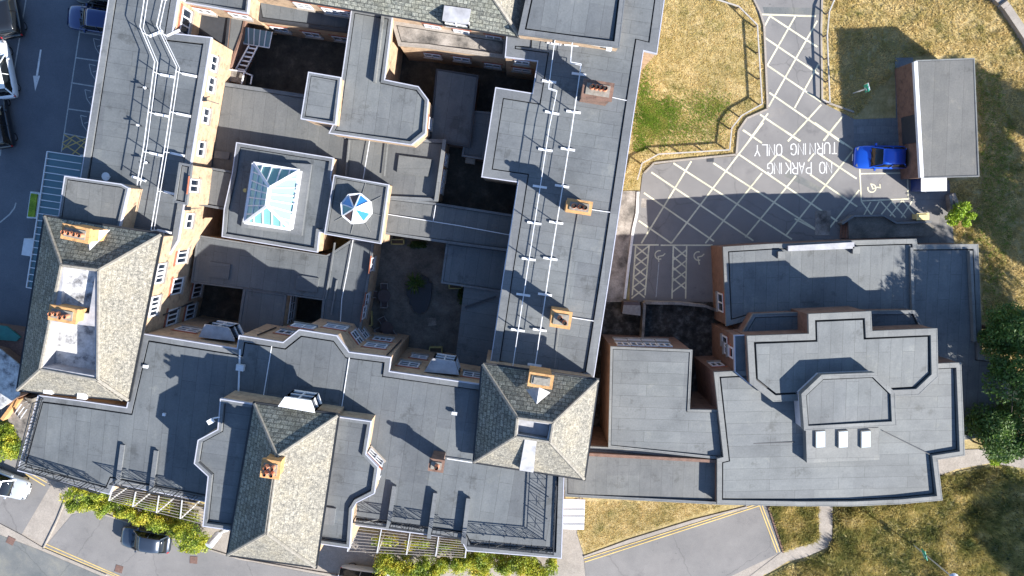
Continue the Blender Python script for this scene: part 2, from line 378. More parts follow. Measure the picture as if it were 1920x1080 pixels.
# ------------------------------------------------------------------ ground
def sheet(name, poly, z, mat, rot=0, kind='structure'):
    m = MB(); m.face(W(poly, z)); return tag(m.build(name, M[mat], None, rot), kind=kind)
g = MB(); n = 1
g.face([(-400, -400, 0), (400, -400, 0), (400, 400, 0), (-400, 400, 0)]); tag(g.build('ground', M['soil']), kind='structure')
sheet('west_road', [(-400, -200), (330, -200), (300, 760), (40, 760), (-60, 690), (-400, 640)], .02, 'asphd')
sheet('front_pavement', [(-300, 640), (60, 740), (70, 880), (420, 960), (700, 1000), (1110, 930), (1480, 940), (1480, 1030), (1400, 1110), (900, 1400), (-300, 1400)], .03, 'conc')
sheet('turning_area', [(1425, -60), (1540, -60), (1537, 190), (1605, 225), (1603, 276), (1714, 274), (1716, 335), (1780, 338), (1790, 475), (1340, 480), (1340, 580), (1180, 575), (1183, 430), (1197, 390), (1205, 325), (1222, 310), (1290, 300), (1378, 293), (1382, 250), (1398, 222), (1437, 205), (1440, 190), (1432, 50), (1415, 10)], .04, 'asph')
sheet('side_path', [(1160, 358), (1200, 358), (1186, 440), (1174, 560), (1174, 600), (1128, 600), (1150, 470)], .05, 'conc2')
sheet('courtyard_paving', [(690, 430), (905, 430), (905, 730), (690, 730)], .03, 'court')
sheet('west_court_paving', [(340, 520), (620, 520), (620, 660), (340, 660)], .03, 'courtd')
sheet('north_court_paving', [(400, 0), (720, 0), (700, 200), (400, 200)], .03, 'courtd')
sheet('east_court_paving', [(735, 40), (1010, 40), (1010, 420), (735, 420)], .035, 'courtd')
sheet('service_yard', [(1100, 566), (1420, 566), (1420, 860), (1100, 860)], .055, 'mul')
sheet('front_road', [(40, 740), (-300, 700), (-300, 930), (-20, 960), (40, 985), (90, 905), (60, 880)], .04, 'asph')
sheet('front_road', [(-300, 820), (0, 880), (95, 910), (40, 1003), (0, 985), (-300, 900)], .045, 'asph')
sheet('front_road', [(135, 965), (175, 955), (210, 970), (450, 1050), (600, 1078), (720, 1100), (1000, 1400), (300, 1400), (210, 1080), (82, 1028)], .045, 'asph')
sheet('front_road', [(1095, 1050), (1415, 948), (1440, 948), (1465, 1035), (1330, 1100), (1150, 1200), (1100, 1100)], .045, 'asph')
sheet('lower_car_park', [(-300, 900), (0, 1003), (78, 1033), (200, 1085), (330, 1200), (330, 1400), (-300, 1400)], .048, 'asph2')
sheet('garden_path', [(1534, 930), (1562, 930), (1560, 1010), (1552, 1026), (1510, 1045), (1478, 1052), (1440, 1075), (1400, 1085), (1465, 1035), (1480, 1030), (1520, 1020), (1536, 1008)], .05, 'conc')
sheet('terrace_paving', [(1678, 108), (1712, 108), (1712, 276), (1602, 276), (1600, 224), (1680, 221)], .05, 'slab')
sheet('annexe_path', [(1757, 845), (1960, 838), (1960, 885), (1858, 868), (1793, 880), (1760, 892)], .05, 'conc')
sheet('grass_verge', [(1088, 930), (1400, 930), (1395, 952), (1180, 1010), (1095, 1042), (1082, 1000)], .055, 'soil')
sheet('north_green', [(1150, -60), (1400, -60), (1412, 30), (1422, 60), (1431, 195), (1395, 215), (1376, 240), (1371, 284), (1235, 292), (1206, 310), (1196, 355), (1100, 355)], .045, 'soil')
sheet('rough_grass', [(1440, 930), (1534, 930), (1534, 1006), (1515, 1018), (1466, 1034)], .055, 'soilg')
sheet('rough_ground', [(1562, 1012), (1564, 930), (1765, 930), (1793, 885), (1858, 872), (1980, 880), (2300, 900), (2300, 1400), (1380, 1400), (1400, 1100), (1440, 1078), (1482, 1056), (1552, 1030)], .045, 'rough')
sheet('tarmac_patch', [(1430, 13), (1535, 15), (1536, 27), (1433, 25)], .0425, 'asph2'); sheet('tarmac_patch', [(1203, 372), (1213, 372), (1211, 390), (1202, 389)], .0425, 'conc2'); sheet('tarmac_patch', [(1470, 330), (1478, 318), (1540, 352), (1532, 360)], .0425, 'asph2')
# kerbs
def kerb(pts, name='kerb', h=.12, w=.14, mat='conc', z=0.0):
    m = MB(); q = [at(x, y, z) for x, y in pts]
    for a, b in zip(q, q[1:]):
        m.bar(a+Vector((0, 0, h/2)), b+Vector((0, 0, h/2)), w, h)
    return tag(m.build(name, M[mat]), kind='structure')
LOTL = [(1413, 0), (1424, 22), (1432, 48), (1438, 190), (1438, 205), (1400, 222), (1384, 245), (1380, 290), (1290, 299), (1226, 306), (1207, 325)]
kerb(LOTL)
kerb([(1541, -20), (1539, 60), (1541, 190), (1557, 195), (1600, 210)], h=.1)
kerb([(1196, 360), (1194, 400), (1187, 430), (1178, 500), (1171, 560)], w=.2, mat='wline')
kerb([(0, 982), (42, 1004), (82, 1028), (200, 1078)], w=.16); kerb([(82, 1028), (108, 975), (128, 925)], w=.1)
kerb([(1095, 1043), (1180, 1012), (1300, 975), (1400, 950)], w=.16); kerb([(1440, 950), (1468, 1035)], w=.14, mat='rb')
kerb([(170, 955), (210, 968), (330, 1010), (450, 1047), (600, 1073), (700, 1088)], w=.12)
# painted markings
def lines(name, segs, w, mat, z=.0445):
    m = MB()
    for s in segs:
        a, b = at(s[0], s[1], z), at(s[2], s[3], z); d = (b-a).normalized(); q = Vector((-d.y, d.x, 0))*w/2
        m.face([a-q, b-q, b+q, a+q]); z += .0001
    return tag(m.build(name, M[mat]), kind='structure')
def zz(ox, oy, L): return [(ox+a/4, oy+b/4, ox+c/4, oy+d/4) for a, b, c, d in L]
hatch = zz(1160, 0, [(1075,108,1480,122),(1135,120,1490,352),(1135,120,1090,205),(1325,122,1115,490),(1490,155,1125,800),(1100,285,1500,555),(1500,480,1320,810),(1115,490,1520,765),(1130,695,1690,1080),(1520,785,1270,1060),(1120,850,960,1080),(1060,858,1360,1060),(1680,872,1540,1055),(935,975,1070,1070)])
hatch += zz(1160, 230, [(1085,0,890,250),(1640,0,1535,135),(1470,0,1800,230),(1150,0,1365,138),(1400,0,1270,138),(930,55,1075,152),(890,250,395,905),(545,290,170,905),(410,303,1010,885),(245,372,715,890),(710,303,1300,875),(905,240,1320,710),(190,527,700,890),(150,735,395,905),(1075,378,650,905),(1330,398,950,860),(1465,232,1420,290),(1190,238,1135,300),(1205,238,1290,295),(1500,232,1785,420),(1435,388,1790,630),(1765,200,1255,845),(1805,505,1550,830),(1320,720,1510,820),(1165,400,1650,740)])
hatch = [h for h in hatch if h not in zz(1160, 230, [(905,240,1320,710),(190,527,700,890)])]+zz(1160, 230, [(905,240,1640,740),(190,527,715,890)])
hatch = [h for h in hatch if h not in zz(1160, 230, [(245,372,715,890),(1165,400,1650,740)])]+zz(1160, 230, [(245,372,1010,885)])
hatch = [h for h in hatch if h not in zz(1160, 230, [(410,303,1010,885)])]+zz(1160, 230, [(410,303,1300,875)])
hatch = [h for h in hatch if h not in zz(1160, 230, [(710,303,1300,875)])]+zz(1160, 230, [(710,303,1510,820)])
lines('yellow_hatching', hatch, .12, 'cline')
bays = zz(1160, 230, [(105,917,300,917),(315,919,705,919)])+zz(1040, 460, [(608,0,582,375),(708,0,678,375),(890,0,880,400),(990,0,982,400)])
for k in range(5):
    y = 5+k*78
    bays += zz(1040, 460, [(608-k*6, y, 700-k*6, y+75), (706-k*6, y, 600-k*6, y+80)])
for k in range(5):
    y = 5+k*80
    if k < 4: bays += zz(1040, 460, [(890-k*2, y, 985-k*2, y+80), (988-k*2, y+30, 888-k*2, y+105)])
lines('bay_lines', bays, .11, 'cline', .0455)
lines('bay_divider', zz(1040, 460, [(782, 130, 760, 390)]), .06, 'dwline', .0455)
blue = zz(1440, 230, [(688,350,700,590),(690,383,1045,377),(1045,377,1052,572),(1055,572,700,586),(700,590,775,690),(770,595,720,692),(835,590,775,690),(845,590,955,710),(930,588,850,688),(1005,585,915,700),(925,590,1035,715),(1010,585,1100,690),(1090,575,1000,712)])
lines('blue_badge_bay_lines', blue, .1, 'cline', .047)
dbl = [(1095, 1048, 1415, 947), (1096, 1054, 1425, 948), (1424, 948, 1457, 1036), (1429, 948, 1462, 1035)]
lines('double_yellow_lines', dbl, .08, 'yline', .062)
lines('double_yellow_lines', [(48, 889, 84, 911), (50, 884, 88, 905), (82, 1025, 215, 1080), (86, 1020, 230, 1083)], .08, 'yline', .054)
left = [(52, -20, 0, 292), (0, 60, 39, 66), (0, 184, 20, 186), (158, -30, 155, 12), (155, 12, 200, 19), (150, 55, 115, 285), (149, 60, 195, 67), (141, 108, 190, 115), (133, 155, 182, 163), (127, 204, 176, 211), (119, 250, 165, 259)]
lines('car_park_lines', left, .09, 'dwline', .0245)
for k in range(4):
    x, y = 175-8*k, 72+48*k
    lines('bay_motif', [(x, y, x+4, y+18), (x+4, y+18, x+13, y+31), (x, y, x+12, y+3), (x+7, y+15, x+14, y+13)], .06, 'dwline', .026)
lines('crossed_hatching', [(120, 252, 163, 281), (163, 259, 117, 279), (117, 281, 135, 262), (141, 254, 117, 268), (150, 290, 118, 270), (140, 254, 160, 268), (160, 265, 135, 290)], .08, 'yline', .027)
lines('lane_curve', [(30, 380, 27, 390), (27, 390, 18, 402), (18, 402, 0, 417)], .1, 'dwline', .026)
m = MB()
for P in ([(75, 93), (78, 93), (71, 143), (67, 143)], [(62, 142), (75, 142), (66, 171)]): m.face(W(P, .026))
tag(m.build('lane_arrow', M['wline']), kind='structure')
# stroke lettering for the tarmac
GL = {'N': [[(0,0),(0,1),(1,0),(1,1)]], 'O': [[(.5,0),(.15,.08),(0,.3),(0,.7),(.15,.92),(.5,1),(.85,.92),(1,.7),(1,.3),(.85,.08),(.5,0)]],
 'P': [[(0,0),(0,1),(.6,1),(.95,.88),(.95,.6),(.6,.48),(0,.48)]], 'A': [[(0,0),(.5,1),(1,0)],[(.2,.35),(.8,.35)]], 'R': [[(0,0),(0,1),(.6,1),(.95,.88),(.95,.62),(.6,.5),(0,.5)],[(.5,.5),(1,0)]],
 'K': [[(0,0),(0,1)],[(1,1),(0,.42)],[(.3,.58),(1,0)]], 'I': [[(.5,0),(.5,1)]], 'G': [[(1,.8),(.8,.95),(.5,1),(.15,.9),(0,.65),(0,.3),(.15,.08),(.5,0),(.9,.08),(1,.2),(1,.48),(.6,.48)]],
 'T': [[(0,1),(1,1)],[(.5,1),(.5,0)]], 'U': [[(0,1),(0,.25),(.18,.05),(.5,0),(.82,.05),(1,.25),(1,1)]], 'L': [[(0,1),(0,0),(1,0)]], 'Y': [[(0,1),(.5,.5),(1,1)],[(.5,.5),(.5,0)]]}
def strip(m, q, wd, z):
    L, Rr = [], []; n = len(q); closed = (q[0]-q[-1]).length < 1e-4
    for k in range(n):
        a = q[k-1] if k else (q[-2] if closed else None); c = q[k+1] if k < n-1 else (q[1] if closed else None)
        d1 = (q[k]-a).normalized() if a is not None else None; d2 = (c-q[k]).normalized() if c is not None else None
        d1 = d1 or d2; d2 = d2 or d1; n1 = Vector((-d1.y, d1.x, 0)); n2 = Vector((-d2.y, d2.x, 0)); v = n1+n2; v = v/max(.35, v.length_squared/2)*wd/2
        L.append(q[k]+v); Rr.append(q[k]-v)
    for k in range(n-1): m.face([(p.x, p.y, z) for p in (Rr[k], Rr[k+1], L[k+1], L[k])])
def lettering(name, letters, z=.0475, wd=.072, mat='wline'):
    m = MB()
    for ch, x0, y0, x1, y1 in letters:      # pixel of glyph (0,0) and (1,1)
        for st in GL[ch]:
            strip(m, [at(x0+(x1-x0)*u, y0+(y1-y0)*v, 0) for u, v in st], wd, z); z += .0004
        z = .0475
    return tag(m.build(name, M[mat]), kind='structure')
def row(text, xr, ys, yt, slope, step, wch):
    out = []; x = xr
    for ch in text:
        if ch != ' ':
            dy = (xr-x)*slope; out.append((ch, x, ys+dy, x-wch, yt+dy))
        x -= step*(.62 if ch == 'I' else 1)
    return out
lettering('painted_words', row('TURNING ONLY', 1569, 288-21, 288, .035, 13.6, 10)+row('NO PARKING', 1559, 304, 325, .012, 12.8, 9.8))
def wheelchair(name, pts, c, r, a0, a1, z=.05):
    m = MB(); strip(m, [at(x, y, 0) for x, y in pts], .09, z)
    strip(m, [at(c[0]+r*cos(a0+(a1-a0)*k/16), c[1]+r*sin(a0+(a1-a0)*k/16), 0) for k in range(17)], .09, z+.0008)
    tag(m.build(name, M['cline']), kind='structure')
wheelchair('wheelchair_symbol', [(1632, 344), (1636, 354), (1645, 351), (1650, 352), (1649, 345)], (1634, 353), 7.5, -pi*.5, pi*1.1)
wheelchair('wheelchair_symbol', [(1247, 475), (1243, 479), (1234, 481), (1235, 491)], (1236, 478), 8, pi*.35, pi*1.6)
wheelchair('wheelchair_symbol', [(1320, 476), (1316, 480), (1308, 482), (1311, 496)], (1309, 480), 8, pi*.35, pi*1.6)

# ------------------------------------------------------------------ WEST WING
b = building('west_wing', 'long grey flat roofed wing beside the car park, double white guardrails along its roof', px=(300, 250))
WW = b
block(b, [(209, -30), (337, -30), (322, 63), (395, 71), (333, 450), (290, 520), (120, 470), (150, 345)], 7.0, deck='felt', rot=ANG, strips='x', rimw=.4, gut=.1)
for p in [(400, 119), (395, 159), (385, 217), (376, 279), (354, 414)]: win(*p, w=1.05, h=.95, cols=2, lint=False)
win(347, 41, 1.7, 1.3, 3)
for p, q in (((382, 186), (411, 195)), ((352, 391), (377, 390))):
    m = MB(); a, c = at(*p, 6.8), at(*q, 6.3); m.bar(a, c, .05); m.box(a, .35, .25, .2); m.build('wall_light', M['black'], b)
b = building('stair_head', 'small raised roof block with one window on the west wing east edge', px=(365, 345))
block(b, [(337, 306), (358, 310), (349, 383), (326, 378)], 7.9, base=3, deck='felt_w', rimw=.1, gut=.05, fascia='rimd', fall=.02)
win(363, 348, .9, 1.3, 2)
b = building('link_bridge', 'flat grey link roof joining the west wing to the glass lantern block', px=(405, 350))
block(b, [(374, 312), (447, 324), (450, 335), (436, 395), (368, 383)], 4.6, deck='felt_w', fascia='rimd', rimw=.1, gut=.04, fall=.02, fh=.15)
b = building('plant_room', 'flat roofed plant room with a sunlit brick side standing above the west wing roof', px=(180, 380))
block(b, [(122, 331), (227, 346), (240, 353), (222, 430), (200, 500), (100, 480), (109, 415)], 8.7, deck='felt_w', strips='y', rimw=.15, gut=.06)
# ------------------------------------------------------------------ hips
def hip(root, E, eh, T, th, mats, part='slate_roof', over=0.0, ridge=True, closed=False):
    e = [at(x, y, eh) for x, y in E]; t = [at(x, y, th) for x, y in T]; n = len(e)
    for i in range(n):
        j = (i+1) % n; mb = MB(); pts = [e[i], e[j], t[j % len(t)], t[i % len(t)]]
        pts2 = [pts[0]]
        for p in pts[1:]:
            if (p-pts2[-1]).length > .02 and (p-pts2[0]).length > .02: pts2.append(p)
        nv = (pts2[1]-pts2[0]).cross(pts2[2]-pts2[0])
        if nv.z < 0: pts2 = pts2[::-1]
        mb.face(pts2)
        mb.build(part, M[mats[i]], root)
    if ridge:
        mb = MB()
        for i in range(n):
            mb.tube([e[i]+Vector((0, 0, .02)), t[i]+Vector((0, 0, .03))], .11, 6)
            if (t[i]-t[(i+1) % n]).length > .3: mb.tube([t[i]+Vector((0, 0, .03)), t[(i+1) % n]+Vector((0, 0, .03))], .11, 6)
        mb.build('hip_tiles', M['ridge'], root)
    m = MB(); P = ccw(e); O = inset(P, -.12); I = inset(P, .03)
    m.sides(O, eh-.16, eh-.01); m.ring(O, I, eh-.03); m.ring(O, I, eh-.15); m.build('eaves_gutter', M['black'], root)
    return e, t
def walls_under(root, E, eh, base, wall='yb', ins=.18):
    P = inset(W(E, eh), ins); m = MB(); m.sides(P, base, eh-.05); m.build('wall', M[wall], root)
    for i in range(len(P)): WALLS.append((root, P[i], P[(i+1) % len(P)], base, eh))
    return P
def chimney(root, px, py, zb, zt, sx, sy, rz, pots, mat='ob', pr=.13, name='chimney', potmat='pot'):
    c = at(px, py, zt); m = MB()
    m.box((c.x, c.y, (zb+zt)/2-.1), sx, sy, zt-zb-.2, rz); m.box((c.x, c.y, zt-.28), sx+.12, sy+.12, .12, rz); m.box((c.x, c.y, zt-.1), sx+.2, sy+.2, .2, rz)
    o = m.build(name, M[mat], root)
    fl = MB(); fl.box((c.x, c.y, zt+.03), sx*.86, sy*.75, .08, rz); fl.build('flaunching', M['ridge'], o)
    u = Vector((cos(rz), sin(rz), 0)); v = Vector((-sin(rz), cos(rz), 0))
    for k, (a, d) in enumerate(pots):
        q = MB(); p = c+u*a+v*d; q.cyl((p.x, p.y, zt+.05), pr*1.1, .42, 12, pr*.85, cap=False); q.cyl((p.x, p.y, zt+.38), pr, .07, 12, pr, cap=False)
        pp = q.build('chimney_pot', M[potmat], o); s = MB(); s.cyl((p.x, p.y, zt+.05), pr*.75, .36, 10, pr*.75); s.build('flue', M['soot'], pp)
    return o
# west hip
b = building('slate_pavilion', 'tall slate hipped pavilion at the left with two brick chimneys', px=(200, 580)); WP = b
E = [(84, 406), (302, 440), (240, 750), (33, 731)]
walls_under(b, E, 9.1, 0)
T = [(116, 497), (186, 506), (184, 712), (76, 692)]
TH = 10.9
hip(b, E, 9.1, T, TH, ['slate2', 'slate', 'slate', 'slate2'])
tp = [at(x, y, TH) for x, y in T]
def wellbox(root, poly, ztop, zf, floor='membrane', side='lead', name='roof_well'):
    P = W(poly, ztop); m = MB(); m.sides(P, zf, ztop, flip=True); o = m.build(name+'_lining', M[side], root); f = MB(); f.face([(p[0], p[1], zf) for p in P]); f.build(name, M[floor], root); return P
# crown: ring between top polygon and the wells
crown = MB()
wA = [(120, 502), (180, 509), (167, 588), (113, 582)]; wB = [(93, 603), (178, 612), (179, 705), (80, 688)]
wellbox(b, wA, TH, TH-.4, 'membrane', 'lead'); wellbox(b, wB, TH, TH-1.15, 'membrane', 'lead')
Q = ccw(tp)
import bmesh
def ringfill(outer, inner, z, name, mat, root):
    bm = bmesh.new(); A = [bm.verts.new((p[0], p[1], z)) for p in outer]; BB = [[bm.verts.new((p[0], p[1], z)) for p in I] for I in inner]
    es = [bm.edges.new((L[i], L[(i+1) % len(L)])) for L in [A]+BB for i in range(len(L))]
    bmesh.ops.triangle_fill(bm, edges=es, use_beauty=True)
    mb = MB(); mb.v = [tuple(v.co) for v in bm.verts]; bm.verts.index_update(); 
    for f in bm.faces:
        ids = [v.index for v in f.verts]
        if f.normal.z < 0: ids = ids[::-1]
        mb.f.append(tuple(ids))
    bm.free(); return mb.build(name, mat, root)
wA = [(120, 502), (180, 509), (167, 588), (113, 582)]
ml, mr = (96, 592), (182, 602); m = MB()
for O_, I_ in (([(114, 495), (188, 504), mr, ml], wA), ([ml, mr, (186, 714), (74, 694)], wB)):
    o_ = [at(x, y, TH+.004) for x, y in O_]; i_ = [at(x, y, TH+.004) for x, y in I_]
    for k in range(4): m.face([o_[k], o_[(k+1) % 4], i_[(k+1) % 4], i_[k]][::-1])
m.build('crown_leadwork', M['lead'], b)
chimney(b, 141, 438, 9.4, 11.5, 1.5, .75, ANG-R(3), [(-.5, 0), (-.17, 0), (.17, 0), (.5, 0)])
# gable cricket behind the chimney
m = MB(); q = [at(166, 432, 10.4), at(207, 430, 10.0), at(168, 470, 10.3)]
m.face([at(166, 432, 10.6), at(168, 470, 10.35), at(207, 431, 10.1)]); m.face([at(166, 432, 10.6), at(160, 450, 9.9), at(168, 470, 10.35)]); m.build('chimney_cricket', M['lead'], b)
chimney(b, 117, 590, TH-1.2, 11.9, 1.5, .75, ANG-R(2), [(-.5, 0), (-.17, .05), (.12, -.1), (.4, 0)])
m = MB()
for k in (-.2, .2):
    a = at(186, 713, 10.75); c = at(232, 747, 9.2); u = Vector((.5, .6, 0)).normalized()*k; m.bar(a+u, c+u, .05, .05)
for j in range(9):
    a = at(186, 713, 10.75).lerp(at(232, 747, 9.2), j/8); u = Vector((.5, .6, 0)).normalized()*.2; m.bar(a-u, a+u, .04, .04)
lad = tag(m.build('roof_ladder', M['ridge']), 'timber roof ladder lying on the lower slope of the left slate pavilion', 'ladder')
for p in ((92, 732), (155, 742)):
    m = MB(); c = at(*p, 9.2); m.box(c, .55, .4, .3, ANG); m.build('lead_outlet', M['white'], b)
for p in [(341, 478), (331, 536), (369, 543), (322, 594), (356, 584)]: win(*p, w=1.2, h=1.5, cols=3, roots=[WP])
for p in [(301, 504), (298, 520), (290, 565), (287, 582)]: win(*p, w=.8, h=1.1, cols=2, roots=[WP], lint=False)
pipe_on(305, 590, 360, 566)
# front block -----------------------------------------------------------------
b = building('front_wing', 'wide grey flat roofed front wing with iron balcony rails and a stepped north edge', px=(560, 800)); FW = b
block(b, [(270, 627), (445, 655), (449, 630), (531, 643), (561, 619), (631, 630), (654, 661), (732, 671), (729, 697), (903, 722), (1000, 760), (1057, 890), (1052, 1046), (876, 1032), (864, 1010), (661, 984), (560, 1000), (384, 940), (345, 932), (213, 907), (205, 926), (34, 882), (72, 742), (150, 752), (238, 765)], 8.8, deck='felt', rot=ANG, strips='y', rimw=.34, gut=.1, fall=.2)
for p, w_, h_, c_ in [((541, 625), 1.5, 1.1, 3), ((569, 613), 1.5, 1, 2), ((630, 614), 1.5, 1.2, 2), ((670, 634), 1.2, 1.4, 2), ((681, 624), 1, 1.3, 2), ((705, 649), 1.5, 1.3, 2), ((718, 637), 1.4, 1.1, 3), ((767, 684), 1.4, 1.3, 2), ((786, 670), 1.2, 1.0, 2), ((887, 704), 1.4, 1.3, 2), ((354, 619), 1.5, 1.2, 2)]: win(*p, w=w_, h=h_, cols=c_, rows=2 if c_ == 2 else 1, roots=[FW])
pipe_on(725, 668, 752, 640); pipe_on(483, 630, 517, 616)
def bay(root, poly, h, d, name='bay_window', top='lead', frame='white', panes=3):
    P = W(poly, h); P2 = inset(P, .12); m = MB(); n = len(P)
    t = MB(); t.prism(P, h-.12, h, True, True); o = t.build(name, M[top], root)
    m.prism(inset(P, .1), h-d, h-.12, False, True)
    m.build('bay_panel', M['glass'], o); f = MB()
    Q = inset(P, .05)
    for i in range(n):
        a, c = Q[i], Q[(i+1) % n]; L = (Vector(c[:2])-Vector(a[:2])).length; k = max(1, round(L/.65))
        for z in (h-.17, h-d*.55, h-d+.05):
            f.bar((a[0], a[1], z), (c[0], c[1], z), .08, .1 if z != h-d+.05 else .3)
        for j in range(k+1):
            x, y = a[0]+(c[0]-a[0])*j/k, a[1]+(c[1]-a[1])*j/k; f.bar((x, y, h-d), (x, y, h-.13), .09)
    f.build('bay_frame', M[frame], o); return o
bay(FW, [(372, 632), (384, 608), (428, 615), (440, 640)], 7.7, 1.9)
bay(FW, [(795, 697), (812, 672), (853, 678), (861, 703)], 7.7, 1.9)
for p in ((492, 652), (655, 668)): pass
tape(b, [(510, 646), (494, 742)], 8.75); tape(b, [(656, 664), (641, 762)], 8.75); tape(b, [(450, 655), (447, 740)], 8.8, .12, 'galv', 'roof_duct')
def knob(root, px, py, z, sx, sy, sz, mat='white', name='roof_outlet', rz=ANG):
    m = MB(); m.box(at(px, py, z), sx, sy, sz, rz); return m.build(name, M[mat], root)
knob(b, 451, 689, 9.0, .5, .4, .3, 'galv', 'junction_box'); knob(b, 852, 775, 8.85, .35, .2, .15); knob(b, 273, 687, 8.85, .3, .2, .15); knob(b, 308, 777, 8.85, .18, .18, .2)
def fin(root, x0, y0, x1, y1, h=.32, w=.2):
    a, c = at(x0, y0, 8.75+h), at(x1, y1, 8.75+h); m = MB(); mid = (a+c)/2; d = c-a; m.box((mid.x, mid.y, 8.6+h/2), d.length, w, h, math.atan2(d.y, d.x)); m.box((mid.x, mid.y, 8.63+h), d.length+.08, w+.08, .06, math.atan2(d.y, d.x)); m.build('party_upstand', M['rimd'], root)
for q in [(228, 836, 218, 912), (291, 847, 281, 926), (739, 914, 727, 993), (816, 927, 804, 1010), (878, 937, 868, 1020)]: fin(b, *q)
# lone flue stack
chimney(b, 818, 873, 8.6, 10.5, .8, .65, ANG, [(.05, 0)], 'rb', .15)
tape(b, [(838, 860), (890, 868)], 8.75, .06)
# central raised block
b = building('central_gable_block', 'raised central block with slate hip roof between two zigzag edged flat roofs', px=(540, 880)); CB = b
block(b, [(414, 749), (500, 763), (500, 1003), (436, 994), (381, 986), (391, 893), (365, 869), (372, 826), (409, 806)], 11.1, base=0, deck='felt', strips='x', rot=ANG, rimw=.2, gut=.06, drop=.22, fall=.1)
block(b, [(600, 778), (695, 791), (685, 852), (708, 876), (701, 925), (668, 942), (660, 955), (655, 1027), (580, 1016)], 10.3, base=0, deck='felt', strips='x', rot=ANG, rimw=.2, gut=.06, drop=.22, fall=.1)
E = [(477, 757), (633, 779), (591, 1063), (427, 1040)]
walls_under(b, E, 11.3, 0)
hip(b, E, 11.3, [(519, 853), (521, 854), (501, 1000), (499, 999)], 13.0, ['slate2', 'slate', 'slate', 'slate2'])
chimney(b, 507, 880, 12.0, 13.9, .95, .95, ANG, [(-.2, -.2), (.2, -.2), (-.2, .2), (.2, .2)])
bay(b, [(521, 762), (534, 744), (582, 751), (590, 774)], 11.9, 1.8, 'dormer', 'white')
win(704, 858, 1.3, .9, 2, 2, roots=[CB]); win(712, 885, .8, .8, 1, roots=[CB], lint=False)
m = MB(); c = at(612, 966, 10.12); m.box(c, 1.15, 1.15, .2, ANG); m.build('roof_hatch', M['rimd'], b)
m = MB(); a = at(412, 782, 11.1); m.bar(a, at(400, 784, 11.3), .07); m.box(at(395, 790, 11.2), .4, .3, .15, .5); m.build('floodlight', M['white'], b)
# right hip
b = building('right_slate_pavilion', 'square slate hipped pavilion at the foot of the long east wing', px=(1000, 780)); RP = b
E = [(905, 683), (1121, 713), (1095, 898), (889, 866)]
walls_under(b, E, 9.3, 0)
T = [(970, 783), (1037, 792), (1031, 828), (966, 818)]; TH = 11.2
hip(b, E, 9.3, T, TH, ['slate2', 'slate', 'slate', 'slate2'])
w2 = [(973, 788), (1031, 796), (1026, 823), (971, 814)]
wellbox(b, w2, TH, TH-.55, 'lead', 'rimd'); ringfill(inset(W(T, TH), -.02), [W(w2, TH)], TH+.004, 'crown_leadwork', M['lead'], b)
chimney(b, 1014, 714, 9.5, 11.9, 1.35, .7, ANG, [], 'ob')
m = MB(); c = at(1014, 714, 11.92); m.box(c, .9, .4, .22, ANG); m.build('chimney_capping', M['ridge'], b)
m = MB(); A, B_, C_ = at(986, 730, 10.3), at(1032, 736, 10.3), at(1006, 758, 10.9); m.face([A, C_, at(1011, 726, 11.2)]); m.face([C_, B_, at(1011, 726, 11.2)]); m.build('chimney_cricket', M['lead'], b)
m = MB(); q = [at(984, 824, TH-.02), at(1006, 827, TH-.02), at(1000, 886, 9.9), at(974, 882, 9.9)]
m.face(q[::-1]); m.face([q[0], q[3], (q[3].x, q[3].y, 9.1), (q[0].x, q[0].y, 9.8)]); m.face([q[1], (q[1].x, q[1].y, 9.8), (q[2].x, q[2].y, 9.1), q[2]]); m.face([q[3], q[2], (q[2].x, q[2].y, 9.1), (q[3].x, q[3].y, 9.1)]); m.build('flat_dormer', M['lead'], b)
# east wing
b = building('east_wing', 'long light grey flat roofed east wing with three brick chimney stacks along its ridge', px=(1060, 400)); EW = b
block(b, [(985, -30), (1249, -30), (1231, 100), (1206, 94), (1185, 230), (1145, 500), (1112, 712), (1060, 720), (919, 690), (947, 500), (972, 341), (904, 331), (930, 165), (999, 176), (1009, 114), (948, 106), (951, 68), (980, 70)], 7.0, deck='felt_s', strips='x', rimw=.55, gut=.07, rot=ANG, rim='rimd', drop=.06, fall=.12)
for (x, y, sx, sy, pp, c_) in [(1121, 169, 1.75, .95, [(-.4, .1), (-.13, .1), (.14, .1), (.41, .1)], 0), (1086, 388, 1.45, .7, [(-.35, 0), (.05, 0), (.35, 0)], 0), (1052, 599, 1.15, .95, [(-.1, .1), (.25, -.15)], 0)]:
    chimney(b, x, y, 6.7, 9.4, sx, sy, ANG, pp, 'rb' if x > 1100 else 'ob', .15)
tape(b, [(1145, 182), (1187, 191)], 6.97); tape(b, [(1103, 392), (1157, 400)], 6.97); tape(b, [(1070, 595), (1127, 604)], 6.97)
tape(b, [(1084, 403), (1073, 470), (1058, 580)], 6.97, .06, 'rim', 'roof_seam'); tape(b, [(1048, 615), (1040, 690)], 6.97, .06, 'rim', 'roof_seam')
tape(b, [(1190, 140), (1150, 400), (1107, 680)], 6.95, .04, 'rim', 'roof_seam')
win(979, 116, 1.0, .9, 2, roots=[EW]); win(979, 130, 1.3, .8, 2, roots=[EW])
b = building('raised_plant_deck', 'raised grey flat roof block at the top of the east wing', px=(1080, 30))
block(b, [(993, -30), (1174, -30), (1160, 88), (973, 63)], 8.2, base=6.6, deck='felt', wall='yb', rimw=.3, gut=.1, strips='y', fascia='rimd')
m = MB(); a, c = at(1078, 76, 7.9), at(1148, 88, 7.9); m.bar(a, c, .18, .2); m.build('white_gutter', M['white'], b); knob(b, 1142, 90, 7.7, .35, .35, .35, 'white', 'hopper')
